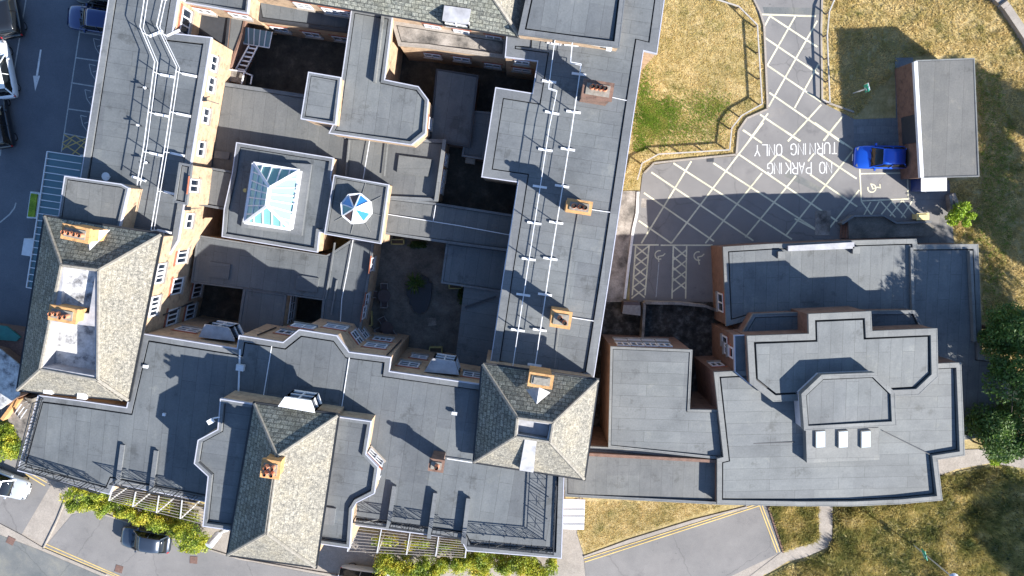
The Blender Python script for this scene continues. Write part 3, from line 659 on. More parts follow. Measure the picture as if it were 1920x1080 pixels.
# north slate block
b = building('north_slate_wing', 'slate roofed wing along the top edge with a lead dormer and terraces below its windows', px=(700, 20)); NW = b
P = W([(400, -26), (975, 69), (1000, -80), (430, -170)], 7.2); m = MB(); Q = inset(P, .2); m.sides(Q, 0, 7.15); m.build('wall', M['yb'], b)
for i in range(4): WALLS.append((b, Q[i], Q[(i+1) % 4], 0, 7.2))
e0, e1 = at(400, -26, 7.2), at(975, 69, 7.2); r0, r1 = at(400, -150, 10.0), at(893, -53, 10.0); e2 = at(992, -60, 7.2)
m = MB(); m.face([e0, e1, r1, r0]); m.build('slate_roof', M['slate2'], b); m = MB(); m.face([e1, e2, r1]); m.build('slate_roof', M['slate'], b)
m = MB(); m.tube([e1, r1], .14); m.build('hip_tiles', M['ridge'], b)
m = MB(); m.bar(e0+Vector((0, 0, -.08)), e1+Vector((0, 0, -.08)), .16, .14); m.bar(e1+Vector((0, 0, -.08)), e2+Vector((0, 0, -.08)), .16, .14); m.build('eaves_gutter', M['black'], b)
bay(b, [(829, 38), (833, 10), (883, 17), (878, 45)], 8.3, 1.5, 'dormer', 'lead')
for p in [(569, 10), (621, 20), (652, 25)]: win(*p, 1.1, 1.2, 2, 2, roots=[NW])
for p in [(812, 51), (866, 60), (926, 71)]: win(*p, 1.1, 1.2, 2, 2, roots=[NW])
b = building('terrace_block', 'low stained walkway roof below the top slate wing, left of the central neck', px=(570, 40)); TB = b
block(b, [(480, -5), (664, 25), (650, 60), (487, 38)], 3.9, deck='felt', rimw=.2, gut=.05, fascia='pipe', rim='gut')
for p in [(526, 54), (586, 64), (640, 72)]: win(*p, 1.2, 1.1, 2, 1, roots=[TB])
b = building('stained_terrace', 'weather stained concrete terrace roof below the dormer of the top slate wing', px=(850, 80)); TB2 = b
block(b, [(735, 40), (950, 72), (947, 108), (800, 88), (748, 84)], 5.0, deck='felt_w', rimw=.2, gut=.05, fascia='conc', rim='conc')
D.objects[b.children[0].name]
for p in [(811, 103), (866, 110), (924, 122)]: win(*p, 1.2, 1.0, 2, 1, roots=[TB2])
for c_ in b.children:
    if c_.name.startswith('roof'): c_.data.materials[0] = M['conc2']
# top left small roofs
b = building('north_west_return', 'small flat grey roof with white trim at the top left, brick court below it', px=(400, 20)); NR = b
block(b, [(335, -40), (470, -40), (463, 24), (336, 2)], 6.0, rimw=.12, gut=.04, deck='felt', wall='yb')
win(383, 20, 1.2, 1.1, 2, roots=[NR]); win(450, 29, 1.3, 1.0, 2, roots=[NR])
b = building('court_infill', 'little black flat roof down in the narrow court beside the west wing', px=(400, 50)); CI = b
block(b, [(362, 20), (430, 30), (424, 88), (358, 60)], 3.4, deck='felt', rimw=.1, gut=.03, fascia='gut', wall='rb', rim='gut')
for c_ in b.children:
    if c_.name.startswith('roof'): c_.data.materials[0] = M['gut']
win(443, 69, 1.0, 1.4, 2, roots=[CI]) if False else None
# brick link wall beside it
b = building('brick_link', 'low sunlit brick range with a white window between the narrow court and north court', px=(430, 90)); BL = b
block(b, [(430, 29), (462, 26), (455, 60), (430, 130), (412, 155), (400, 150), (424, 88)], 3.3, deck='felt_w', wall='rb', rimw=.1, gut=.03, fascia='rb', rim='rb')
win(446, 66, .9, 1.3, 2, roots=[BL], lint=False)
# central octagon block
b = building('octagon_ended_block', 'flat roofed block with a narrow neck and a cut cornered end, top centre', px=(715, 170)); OC = b
block(b, [(660, 17), (735, 30), (720, 150), (784, 163), (802, 187), (797, 250), (771, 271), (618, 249), (630, 225), (642, 143)], 5.9, deck='felt_b', strips='y', rimw=.2, gut=.06, rot=ANG)
m = MB(); a, c = at(719, 25, 6.0), at(703, 155, 6.0); m.bar(a, c, .14, .45); m.build('roof_upstand', M['rim'], b)
win(805, 232, .8, 1.2, 1, roots=[OC]); win(770, 112, .9, 1.1, 2, roots=[OC])
b = building('lift_overrun', 'small boxy flat roof with pale brick side attached left of the cut cornered block', px=(600, 185))
block(b, [(579, 136), (638, 146), (628, 233), (565, 222)], 7.0, deck='felt_b', wall='yb', rimw=.16, gut=.05, strips='x')
# low roofs: north hall, lantern block, octagonal lantern, south roofs, links
b = building('low_north_hall', 'low flat roofed hall north of the glass lantern, pale grey strips', px=(520, 230)); LN = b
block(b, [(416, 155), (590, 181), (640, 200), (650, 255), (835, 263), (820, 377), (722, 372), (640, 400), (390, 330), (394, 290)], 3.7, deck='felt_w', strips='y', rimw=.2, gut=.04, fascia='rimd', rim='rimd', fall=.1)
def hatch_(root, poly, z, mat='rimd', name='roof_hatch', dz=.4):
    m = MB(); m.prism(W(poly, z), z-dz, z); return m.build(name, M[mat], root)
hatch_(b, [(748, 291), (810, 299), (802, 331), (744, 323)], 3.75, 'felt_w'); hatch_(b, [(403, 282), (431, 286), (428, 299), (401, 296)], 3.8)
for q in ((834, 262, 818, 377, 3.95, .25, .4), (655, 262, 647, 345, 3.7, .1, .25)):
    m = MB(); m.bar(at(q[0], q[1], q[4]), at(q[2], q[3], q[4]), q[5], q[6]); m.build('roof_upstand', M['rim'], b)
tape(b, [(693, 264), (681, 335)], 3.78); tape(b, [(727, 270), (721, 330)], 3.78, .1, 'rim')
for p in [(835, 300), (831, 330), (827, 352)]: win(*p, .9, 1.2, 2, roots=[LN])
b = building('lantern_block', 'square flat roof with white edges carrying a large glazed pyramid roof light', px=(515, 380)); LB = b
block(b, [(444, 268), (624, 297), (619, 334), (627, 372), (609, 436), (598, 435), (594, 472), (417, 443), (421, 392), (436, 325)], 4.9, deck='felt', strips='y', rimw=.22, gut=.05, drop=.18, fall=.05)
m = MB(); m.prism(W([(470, 300), (584, 308), (565, 442), (452, 426)], 5.0), 4.5, 5.0); o = m.build('lantern_kerb', M['rimd'], b, ANG)
def glazed(root, E, eh, T, th, n, name='roof_light'):
    e = [at(x, y, eh) for x, y in E]; t = [at(x, y, th) for x, y in T]
    base = MB(); base.prism(ccw(e), 4.6, eh-.03, False); o = base.build(name, M['white'], root)
    bars = MB(); tt = [t[0], t[0], t[1], t[1]]
    for i in range(4):
        j = (i+1) % 4; g = MB(); p = [e[i], e[j], tt[j]] + ([tt[i]] if (tt[i]-tt[j]).length > .1 else [])
        if (p[1]-p[0]).cross(p[2]-p[0]).z < 0: p = p[::-1]
        g.face(p); g.build('glazing', M['lan'] if i in (1, 0, 2) else M['land'], o)  # west slope takes the copy whose colour is raised against its shade
        up = Vector((0, 0, .04)); bars.bar(e[i]+up, tt[i]+up, .17, .12); bars.bar(e[i]+up, e[j]+up, .2, .14)
        k = n[i]
        for q in range(1, k):
            s = e[i].lerp(e[j], q/k)
            if (tt[i]-tt[j]).length > .1:
                # bar climbs square to the eave until hip or ridge
                f = q/k; a = .28; r = tt[i].lerp(tt[j], min(1, max(0, (f-a)/(1-2*a))))
                if f < a: r = e[i].lerp(tt[i], f/a)
                if f > 1-a: r = e[j].lerp(tt[j], (1-f)/a)
            else:
                f = q/k; r = e[i].lerp(tt[i], f/.5) if f <= .5 else e[j].lerp(tt[j], (1-f)/.5)
            bars.bar(s+up, r+up, .08, .07)
        # transom
    bars.bar(t[0]+Vector((0, 0, .06)), t[1]+Vector((0, 0, .06)), .24, .12)
    for f in (.33, .62):
        a, c = e[0].lerp(t[0], f), e[3].lerp(t[1], f); bars.bar(a+up, c+up, .06, .06)
    bars.build('glazing_bars', M['white'], o)
    return o
glazed(b, [(476, 306), (562, 320), (545, 430), (459, 417)], 5.6, [(506, 352), (501, 386)], 6.9, [5, 7, 5, 7])
m = MB()
for y in (352, 369, 386, 397): m.box(at(558-(y-352)*.16, y, 5.75), .14, .4, .14, ANG)
m.build('vent_actuator', M['white'], b)
m = MB(); m.cyl(at(460, 357, 4.9), .14, .1); m.build('alarm_beacon', M['ytim'], b)
b = building('octagonal_lantern_block', 'small square flat roof carrying an octagonal blue glass lantern', px=(668, 392)); OL = b
block(b, [(627, 329), (728, 347), (713, 456), (609, 438)], 5.2, deck='felt_w', strips='y', rimw=.14, gut=.04, drop=.12, fall=.02)
c0 = at(665, 391, 6.2); r8 = 1.06
ob = MB(); ring = [Vector((c0.x+r8*cos(pi/8+R(5)+k*pi/4), c0.y+r8*sin(pi/8+R(5)+k*pi/4), 0)) for k in range(8)]
ob.prism(ring, 5.0, 5.7, False); base = ob.build('octagon_lantern', M['white'], b)
cb = MB(); ap = Vector((c0.x, c0.y, 6.35)); gm = ['bluegl', 'brgl', 'bluegl', 'lan', 'lan', 'brgl', 'whgl', 'whgl']
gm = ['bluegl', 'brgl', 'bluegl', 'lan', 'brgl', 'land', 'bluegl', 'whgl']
for k in range(8):
    a, c = ring[k]+Vector((0, 0, 5.72)), ring[(k+1) % 8]+Vector((0, 0, 5.72)); g = MB(); g.face([a, c, ap]); g.build('glazing', M[gm[k]], base)
    cb.bar(a, ap, .08, .08); cb.bar(a, c, .12, .1)
cb.build('glazing_bars', M['white'], base)
# hipped felt folds around the lantern
m = MB()
for k in range(8): m.bar(ring[k]*1.0+Vector((0, 0, 5.13)), Vector((c0.x, c0.y, 5.1))+(ring[k]-Vector((c0.x, c0.y, 0)))*1.75+Vector((0, 0, 0)), .04, .03)
m.build('felt_fold', M['rim'], b)
b = building('low_south_hall', 'low flat roofed hall south of the glass lantern with two square light wells', px=(520, 530)); LS = b
# roof built in four pieces round the two light wells (one mesh per piece)
def lowroof(root, poly, h, **k): return block(root, poly, h, deck=k.get('deck', 'felt'), strips=k.get('strips', 'y'), rimw=k.get('rimw', .1), gut=k.get('gut', .02), fascia='rimd', rim='rimd', drop=k.get('drop', .05), fall=0, fh=.2)
lowroof(b, [(371, 442), (612, 480), (622, 475), (606, 562), (536, 552), (457, 541), (359, 529)], 3.6, rimw=.06)
lowroof(b, [(457.5, 541), (536, 552), (526, 628), (534, 640), (470, 640), (446, 618)], 3.6, rimw=.12)
lowroof(b, [(622, 475), (660, 450), (700, 452), (694, 500), (672, 640), (600, 625), (606, 562)], 3.58, rimw=.12)
hatch_(b, [(393, 490), (432, 496), (428, 524), (390, 519)], 3.68, 'felt'); hatch_(b, [(557, 515), (598, 522), (594, 549), (553, 543)], 3.68, 'felt')
for q in ((628, 455, 611, 560), (632, 525, 621, 590)):
    m = MB(); m.bar(at(q[0], q[1], 3.63), at(q[2], q[3], 3.63), .09, .18); m.build('roof_upstand', M['rimd'], b)
tape(b, [(662, 450), (653, 500), (641, 560), (638, 606)], 3.66)
for p in [(697, 495), (687, 562), (682, 585)]: win(*p, 1.0, 1.1, 2, roots=[LS])
win(546, 583, 2.6, 1.3, 4, 2, roots=[LS], lint=False)
b = building('cross_link', 'low flat link roof running from the octagonal lantern to the east wing', px=(840, 410)); CL = b
block(b, [(728, 371), (822, 382), (965, 404), (955, 470), (840, 455), (716, 437)], 3.6, deck='felt_w', strips='y', rimw=.12, gut=.03, fascia='rimd')
tape(b, [(722, 401), (860, 423), (958, 441)], 3.66); tape(b, [(817, 385), (812, 416)], 3.66)
b = building('east_court_room', 'low flat roofed room in shade beside the main courtyard', px=(890, 500)); EC = b
block(b, [(838, 455), (957, 470), (945, 548), (828, 530)], 3.3, deck='felt', rimw=.1, gut=.03, fascia='rimd')
b = building('east_court_corridor', 'dark blue shaded lean-to corridor roof running down the courtyard east side', px=(900, 610)); EC2 = b
P1 = [at(870, 538, 3.1), at(946, 548, 3.3), at(925, 700, 3.3), at(852, 690, 3.1)]
m = MB(); m.face(P1[::-1]); m.build('roof', M['felt'], b, ANG); Q = ccw([Vector((p.x, p.y, 0)) for p in P1]); m = MB(); m.sides(Q, 0, 3.1); m.build('wall', M['rb'], b)
m = MB(); m.bar(at(872, 576, 3.2), at(930, 556, 3.35), .12, .1); m.build('roof_seam', M['gut'], b)
b = building('north_court_shed', 'dark flat roofed single storey block filling the north east court', px=(850, 200)); NS = b
block(b, [(819, 130), (896, 142), (880, 275), (838, 268), (806, 262)], 3.2, deck='felt', rimw=.06, gut=.02, fascia='gut', rim='gut', wall='rb')
block(b, [(880, 208), (926, 212), (905, 298), (867, 292)], 2.9, deck='felt', rimw=.08, gut=.02, fascia='rimd', wall='rb', part='lower_roof')
m = MB(); m.box(at(882, 302, 1.2), .7, .4, .7, ANG); m.build('wall_vent', M['conc'], b)
# ------------------------------------------------------------------ EAST ANNEXE
AR = R(1)
b = building('annexe_north_range', 'lower red brick range of the right hand annexe with a long white roof edge', px=(1560, 540)); AN = b
block(b, [(1357, 464), (1452, 458), (1478, 458), (1606, 452), (1717, 449), (1719, 460), (1833, 459), (1841, 668), (1887, 672), (1889, 812), (1790, 826), (1760, 700), (1700, 690), (1500, 640), (1400, 600), (1363, 610)], 3.4, deck='felt_b', wall='rb', strips='y', rot=AR, rimw=.3, gut=.08, fascia='rim', rim='rim')
m = MB(); m.prism(W([(1478, 461), (1602, 454), (1602, 466), (1478, 471)], 3.65), 3.2, 3.65); m.build('white_parapet', M['lead'], b)
for x, y in ((1464, 478), (1604, 469)): knob(b, x, y, 3.5, .5, .5, .3, 'rim', 'roof_box', AR)
for q in ((1708, 464, 1712, 640, 3.4, .2, .25), (1818, 470, 1826, 640, 3.5, .2, .35)):
    m = MB(); m.bar(at(q[0], q[1], q[4]), at(q[2], q[3], q[4]), q[5], q[6]); m.build('roof_upstand', M['rim'], b)
win(1352, 567, 1.4, 1.3, 2, 1, roots=[AN])
b = building('annexe_bay_range', 'angled red brick bay of the annexe under a dark flat roof', px=(1480, 620)); AB = b
block(b, [(1384, 640), (1413, 590), (1520, 586), (1716, 583), (1730, 612), (1715, 700), (1500, 700), (1380, 700)], 4.6, deck='felt', wall='rb', strips='y', rot=AR, rimw=.2, gut=.05, fascia='rim')
b = building('annexe_upper_storey', 'stepped upper roof of the annexe with cut corners and a wide pale kerb', px=(1580, 660)); AU = b
block(b, [(1378, 630), (1405, 629), (1420, 690), (1408, 722), (1379, 697)], 5.9, deck='felt', wall='rb', rot=AR, rimw=.05, gut=.02, fascia='fascia', part='side_roof')
block(b, [(1402, 631), (1518, 627), (1517, 590), (1632, 585), (1634, 622), (1756, 617), (1758, 706), (1722, 740), (1450, 752), (1407, 718)], 6.6, base=3.4, deck='felt_b', wall='rb', strips='y', rot=AR, rimw=.4, gut=.14, fascia='rim', rim='rim', fall=.12, drop=.05)
for p in [(1364, 655), (1360, 640), (1371, 660)]: win(*p, .8, 1.2, 1, roots=[AU])
b = building('annexe_top_lantern', 'highest flat roof of the annexe with chamfered northern corners', px=(1590, 760))
block(b, [(1541, 704), (1640, 700), (1677, 736), (1680, 797), (1509, 806), (1504, 739)], 7.4, base=5.8, deck='felt_b', wall='fascia', strips='y', rot=AR, rimw=.26, gut=.07, fascia='rim', rim='rim', fh=.5, fall=.05)
b = building('annexe_south_range', 'broad grey flat roof of the annexe with three square white skylights', px=(1580, 860)); AS = b
block(b, [(1340, 699), (1380, 697), (1500, 700), (1700, 690), (1760, 683), (1801, 681), (1808, 853), (1757, 861), (1766, 937), (1690, 944), (1600, 948), (1500, 948), (1346, 945), (1346, 861), (1358, 858)], 5.8, deck='felt_b', wall='rb', strips='x', rot=AR, rimw=.3, gut=.1, fascia='rim', rim='rim', drop=.15, fall=.2)
m = MB(); m.prism(W([(1511, 806), (1648, 802), (1649, 862), (1513, 868)], 6.25), 5.5, 6.25); o = m.build('skylight_plinth', M['rim'], b, AR)
for x in (1539, 1581.5, 1624):
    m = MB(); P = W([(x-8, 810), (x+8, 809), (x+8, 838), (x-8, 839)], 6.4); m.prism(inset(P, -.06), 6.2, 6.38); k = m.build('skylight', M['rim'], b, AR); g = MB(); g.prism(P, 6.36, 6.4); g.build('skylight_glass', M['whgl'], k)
tape(b, [(1358, 833), (1490, 829)], 5.72, .07, 'gut', 'roof_seam'); tape(b, [(1655, 808), (1745, 853)], 5.68, .05, 'gut', 'roof_seam')
win(1343, 684, .9, 1.2, 2, roots=[AS])
b = building('annexe_west_range', 'square grey flat roofed annexe range over a red brick wall with a row of windows', px=(1240, 750)); AW = b
block(b, [(1146, 651), (1297, 657), (1292, 769), (1348, 770), (1358, 861), (1142, 838)], 5.5, deck='felt_b', wall='rb', strips='x', rot=R(-2), rimw=.12, gut=.04, fascia='rim', rim='rim', drop=.06, fall=.05)
for k in range(4): win(1168+k*26, 646+k*.6, .95, 1.1, 2, roots=[AW], lint=False)
for k in range(4): win(1163+k*26, 638+k*.6, .95, .5, 1, roots=[AW], lint=False)
b = building('annexe_link_corridor', 'long ribbed grey flat roof linking the annexe to the right slate pavilion', px=(1200, 900))
block(b, [(1060, 836), (1142, 840), (1346, 863), (1346, 856), (1358, 864), (1347, 945), (1060, 930)], 5.2, deck='felt_w', wall='rb', strips='y', rot=R(-1), rimw=.15, gut=.05, fascia='rim')
m = MB(); m.bar(at(1103, 851, 5.35), at(1344, 864, 5.35), .22, .3); m.build('roof_upstand', M['rb'], b)
b = building('entrance_canopy', 'small white ribbed canopy roof beside the foot of the front terrace', 'canopy', px=(1075, 965))
m = MB(); m.prism(W([(1057, 936), (1097, 937), (1095, 993), (1056, 992)], 3.0), 2.85, 3.0, True, True); m.build('roof', M['white'], b)
m = MB()
for y in (955, 968, 983): m.bar(at(1057, y, 3.02), at(1096, y, 3.02), .05, .04)
m.build('rib', M['rim'], b)
m = MB()
for q in ((1060, 940), (1093, 941), (1092, 989), (1060, 988)):
    c = at(*q, 3.0); m.bar((c.x, c.y, 0), (c.x, c.y, 2.85), .1)
m.build('post', M['white'], b)
# ------------------------------------------------------------------ garage and yard
b = building('garage', 'low detached garage with a plain grey roof standing on the dry grass', px=(1750, 220)); GA = b
block(b, [(1718, 114), (1826, 110), (1835, 330), (1729, 333)], 2.9, deck='felt_g', wall='rb', strips='y', rot=R(1.5), rimw=.05, gut=.02, fascia='rim', drop=.02, fall=.02)
m = MB(); a, c = at(1715, 116, 2.85), at(1727, 333, 2.85); m.bar(a, c, .25, .28); m.build('white_fascia', M['white'], b)
def onwall(px, py, w_, h_, mat, name, root):
    q = hit(px, py, [root])
    if q: m = MB(); m.box(q[2]+q[4]*.03, w_, .06, h_, ax=(q[3], q[4], Vector((0, 0, 1)))); m.build(name, M[mat], root)
    else: MISS.append((px, py))
onwall(1706, 243, 2.0, 2.0, 'gut', 'garage_door', b)
b = thing('storage_box', 'white topped storage box with a blue side at the end of the garage', 'storage box', tuple(at(1740, 348, 0)))
m = MB(); P = W([(1728, 335), (1774, 333), (1774, 357), (1728, 358)], 1.5); m.prism(P, 0, 1.45, False); m.build('body', M['bluebox'], b); m = MB(); m.prism(inset(P, -.04), 1.45, 1.52, True, True); m.build('lid', M['white'], b)
b = thing('grit_bin', 'pale yellow grit bin standing beside the concrete ramp', 'grit bin', tuple(at(1731, 408, 0)))
m = MB(); P = W([(1720, 400), (1743, 399), (1743, 412), (1720, 413)], .9); m.prism(inset(P, .08), 0, .75); m.build('body', M['grit'], b); m = MB(); m.prism(P, .75, .85, True, True); m.prism(inset(P, .12), .85, .93); m.build('lid', M['grit'], b)
b = thing('entrance_ramp', 'stained concrete access ramp with a low brick edge in front of the annexe', 'ramp', tuple(at(1670, 425, 0)))
m = MB(); m.prism(W([(1590, 409), (1600, 406), (1655, 404), (1678, 416), (1740, 414), (1752, 425), (1740, 442), (1592, 448)], .55), 0, .55); m.build('deck', M['court'], b)
m = MB(); q = [at(x, y, .7) for x, y in [(1578, 420), (1600, 405), (1656, 404), (1680, 418), (1745, 416)]]
for a, c in zip(q, q[1:]): m.bar(a-Vector((0, 0, .3)), c-Vector((0, 0, .3)), .14, .8)
m.build('brick_edge', M['rimd'], b)
m = MB()
for k in range(3): c = at(1581+k*5, 430, .2+.13*k); m.box((c.x, c.y, .1+.07*k), .3, 1.4, .2+.14*k, 0)
m.build('step', M['rb'], b)
b = thing('low_wall', 'short retaining wall beside the lime green shrub', 'wall', tuple(at(1790, 375, 0)))
m = MB(); m.bar(at(1783, 363, .3), at(1797, 400, .3), .3, .6); m.bar(at(1779, 365, .3), at(1783, 397, .3), .25, .55); m.build('wall_body', M['conc2'], b)
b = thing('low_wall', 'low concrete block wall with dark slots curving through the top right corner', 'wall', tuple(at(1895, 20, 0)))
m = MB()
wp = [(1862, -8), (1884, 14), (1903, 42), (1925, 75), (1950, 120)]
for p, q in zip(wp, wp[1:]): m.bar(at(*p, .25), at(*q, .25), .55, .5)
m.build('wall_body', M['conc'], b); m = MB(); m.bar(at(1860, 2, .55), at(1874, -8, .55), .12, .1); m.bar(at(1870, 13, .55), at(1890, -2, .55), .12, .1); m.build('slot', M['black'], b)
b = thing('retaining_wall', 'dark rubble yard wall with a stepped white topped rail behind the disabled bays', 'wall', tuple(at(1270, 565, 0)))
m = MB(); q = [at(x, y, .9) for x, y in [(1205, 635), (1209, 568), (1270, 569), (1322, 574), (1346, 583)]]
for a, c in zip(q, q[1:]): m.bar(a-Vector((0, 0, .45)), c-Vector((0, 0, .45)), .2, .9)
m.build('wall_body', M['conc2'], b)
b = thing('bin_store', 'mauve boarded bin store box beside the yard wall', 'bin store', tuple(at(1185, 580, 0)))
m = MB(); m.prism(W([(1170, 566), (1200, 567), (1200, 592), (1168, 588)], 1.1), 0, 1.1); m.build('body', M['plast'], b); m = MB(); m.prism(W([(1169, 572), (1201, 573), (1201, 592), (1167, 588)], 1.2), 1.1, 1.18, True, True); m.build('lid', M['timber'], b)
# drains and covers
def cover(name, px, py, sx, sy, rz, label, mat='rust'):
    m = MB(); c = at(px, py, .06); m.box((c.x, c.y, .055), sx, sy, .03, rz); o = m.build(name, M[mat]); tag(o, label, 'drain cover')
cover('drain_grate', 1332, 300, .5, .28, 0, 'small dark drain grate beside the kerb of the hatched turning area', 'gut')
cover('manhole_cover', 223, 1067, .6, .6, -.3, 'square rusty manhole cover nearest the double yellow line')
cover('manhole_cover', 363, 1050, .6, .6, -.1, 'square rusty manhole cover below the hedge and dark car')
cover('manhole_cover', 20, 1014, .6, .6, -.5, 'square manhole cover at the pavement corner, bottom left')
cover('brick_patch', 1543, 418, 1.15, 1.9, 0, 'rectangular worn patch of brick paving set into the tarmac', 'conc2')
# fences
def fence(pts, label, h=.65, posts=1.8, mat='rail', w=.09):
    q = [at(x, y, 0) for x, y in pts]; b = thing('fence', label, 'fence', tuple(q[0])); m = MB(); r = MB(); up = Vector((0, 0, 1)); mid = MB()
    for a, c in zip(q, q[1:]):
        L = (c-a).length; n = max(1, round(L/posts)); r.bar(a+up*h, c+up*h, w, w)
        for k in range(n): p = a.lerp(c, k/n); pm = MB(); pm.bar(p, p+up*(h-.02), .09); pm.build('post', M['bark'], b)
    r.build('top_rail', M[mat], b)
def base(px, py, h):          # pixel given at the rail top -> ground pixel pair
    p = at(px, py, h); d = p-Vector((0, 0, CH)); g = p.copy(); g.z = 0; return g
def fence_top(pts, label, h=.65, **k):
    gp = []
    for x, y in pts:
        g = base(x, y, h); v = g-Vector((0, 0, CH)); c, s = cos(TILT), sin(TILT); vc = Vector((v.x, v.y*c-v.z*s, v.y*s+v.z*c)); gp.append((960+F*vc.x/-vc.z, 540-F*vc.y/-vc.z))
    fence(gp, label, h, **k)
fence_top([(1335, -4), (1385, 12), (1420, 47), (1429, 195), (1390, 217), (1372, 240), (1368, 281), (1235, 289), (1204, 306), (1195, 337)], 'pale topped timber rail fence following the green around the turning area')
fence_top([(1566, -4), (1555, 22), (1551, 65), (1556, 193), (1543, 187)], 'pale topped timber rail fence between the access road and the right hand grass')
# signs and lamps
def sign(bx, by, h, label, side=None, sz=.55, post=None):
    g = at(bx, by, 0); b = thing('signpost', label, 'sign', tuple(g)); m = MB(); m.bar(g, (g.x, g.y, post or h+.3), .07); m.build('post', M['galv'], b)
    m = MB(); m.box((g.x-.06, g.y, h), .04, sz, .5, .3); o = m.build('panel', M['green'], b)
    for dy, z in ((-.12, .1), (.12, .1), (0, -.12)): k = MB(); k.box((g.x-.09, g.y+dy, h+z), .02, .14, .12, .3); k.build('pictogram', M['white'], o)
    if side: m = MB(); m.box((g.x+.05, g.y+.1, h-.1), .04, sz, .5, .3); m.build('side_panel', M[side], b)
    return b, g
sign(1599, 175, 2.2, 'green and white signpost standing in the garage shadow on the grass', 'galv')
b, g = sign(1712, 1021, 1.7, 'tall lamp post carrying a small green sign in the rough grass, bottom right', None, .8, 5.2)
m = MB(); m.cyl((g.x, g.y, 5.2), .12, .1, 14, .38); m.cyl((g.x, g.y, 5.3), .38, .12, 14, .2); m.build('lamp_head', M['galv'], b)
# canopy walkway on the west side
b = thing('glass_canopy', 'long narrow glazed walkway canopy with white bars beside the left slate pavilion', 'canopy', tuple(at(90, 420, 0)))
m = MB(); m.prism(W([(89, 284), (155, 293), (150, 345), (120, 420), (80, 545), (50, 539)], 3.0), 2.92, 3.0, True, True); m.build('glazing', M['canopy'], b)
m = MB(); Lf = [at(89, 284, 3.05), at(50, 539, 3.05)]; Rt = [at(156, 294, 3.05), at(92, 545, 3.05)]
for k in range(21):
    a, c = Lf[0].lerp(Lf[1], k/20), Rt[0].lerp(Rt[1], k/20); m.bar(a, c, .06, .08)
m.bar(Lf[0], Lf[1], .08, .1); m.build('glazing_bars', M['white'], b); m = MB()
for k in range(0, 21, 5): a = Lf[0].lerp(Lf[1], k/20); m.bar((a.x, a.y, 0), (a.x, a.y, 3), .08)
m.build('post', M['galv'], b)
def planter(P, label, h=.7):
    c = at(*P[0], 0); b = thing('planter', label, 'planter', tuple(c)); m = MB(); q = W(P, h); m.prism(q, 0, h); m.build('box', M['white'], b); m = MB(); m.prism(inset(q, .12), h, h+.12); m.build('planting', M['leafl'], b)
planter([(57, 359), (75, 362), (69, 410), (50, 409)], 'white planter of yellow green plants outside the glass canopy, beside the road')
planter([(150, 290), (156, 290), (153, 332), (147, 332)], 'thin yellow green planter against the west wing wall at the canopy top')
b = thing('utility_cabinet', 'flat topped white cabinet beside the glass canopy below the planter', 'cabinet', tuple(at(53, 464, 0)))
m = MB(); m.prism(W([(45, 447), (63, 449), (59, 481), (40, 478)], .9), 0, .9); m.build('body', M['white'], b)
# neighbour scraps at the left edge
b = building('mottled_shed', 'low shed with a mottled grey blue roof at the left edge, below the pavilion', 'shed', px=(10, 700))
m = MB(); P = W([(-60, 640), (0, 657), (38, 688), (34, 740), (0, 765), (-60, 760)], 2.6); m.prism(P, 0, 2.5, False); m.build('wall', M['rb'], b); m = MB(); m.prism(inset(P, -.1), 2.5, 2.6); m.build('roof', M['membrane'], b)
b = building('shed_lean_to', 'brown boarded lean-to with a teal sheet roof beside the left slate pavilion', 'shed', px=(20, 640))
m = MB(); m.prism(W([(-40, 610), (48, 622), (44, 690), (0, 655), (-40, 640)], 1.6), 0, 1.6); m.build('boarding', M['rust'], b); m = MB(); m.prism(W([(-40, 606), (12, 612), (38, 632), (30, 640), (-40, 634)], 1.75), 1.6, 1.75, True, True); m.build('roof', M['teal'], b)
b = building('entrance_steps', 'concrete steps and curved white handrails at the lower left corner of the building', 'steps', px=(38, 775))
m = MB(); m.prism(W([(10, 765), (32, 742), (60, 748), (45, 820), (16, 790)], 1.0), 0, 1.0); m.build('landing', M['conc2'], b); m = MB(); m.bar(at(8, 785, 1.3), at(38, 745, 1.3), .25, .6); m.build('brick_wall', M['ob'], b)
m = MB()
for dx in (0, 5, 10): m.tube([at(28+dx, 775+dx, 1), at(30+dx, 772+dx, 1.9), at(40+dx, 758+dx, 2.0), at(50+dx, 752+dx, 1.2)], .035)
m.build('handrail', M['galv'], b)
# ------------------------------------------------------------------ guardrails on roofs
def guardrail(paths, zr, label, feet=2.45, hs=1.0, side=1, rmat='white', off=.45):
    q = [at(x, y, zr+hs) for x, y in paths]; b = thing('guardrail', label, 'guardrail', (q[0].x, q[0].y, zr), 0, 'freestanding guardrails on the flat roofs')
    up = Vector((0, 0, 1)); r = MB(); mi = MB()
    for a, c in zip(q, q[1:]):
        r.bar(a, c, .042); mi.bar(a-up*.4, c-up*.4, .03)
    r.build('top_rail', M[rmat], b); mi.build('mid_rail', M[rmat], b)
    tot = sum((c-a).length for a, c in zip(q, q[1:])); n = max(2, round(tot/feet)); 
    for k in range(n+1):
        d = tot*k/n
        for a, c in zip(q, q[1:]):
            L = (c-a).length
            if d <= L+1e-4:
                p = a.lerp(c, min(1, d/L)); dr = (c-a).normalized(); break
            d -= L
        else: continue
        s = Vector((-dr.y, dr.x, 0))*side
        po = MB(); po.bar((p.x, p.y, zr), p, .05); o = po.build('post', M['galv'], b)
        f = MB(); g = Vector((p.x, p.y, zr+.06)); f.box(g+s*off, .95, .15, .1, math.atan2(s.y, s.x)); f.build('counterweight', M['white'], o)
z4 = lambda ox, oy, L: [(ox+a/4, oy+c/4) for a, c in L]
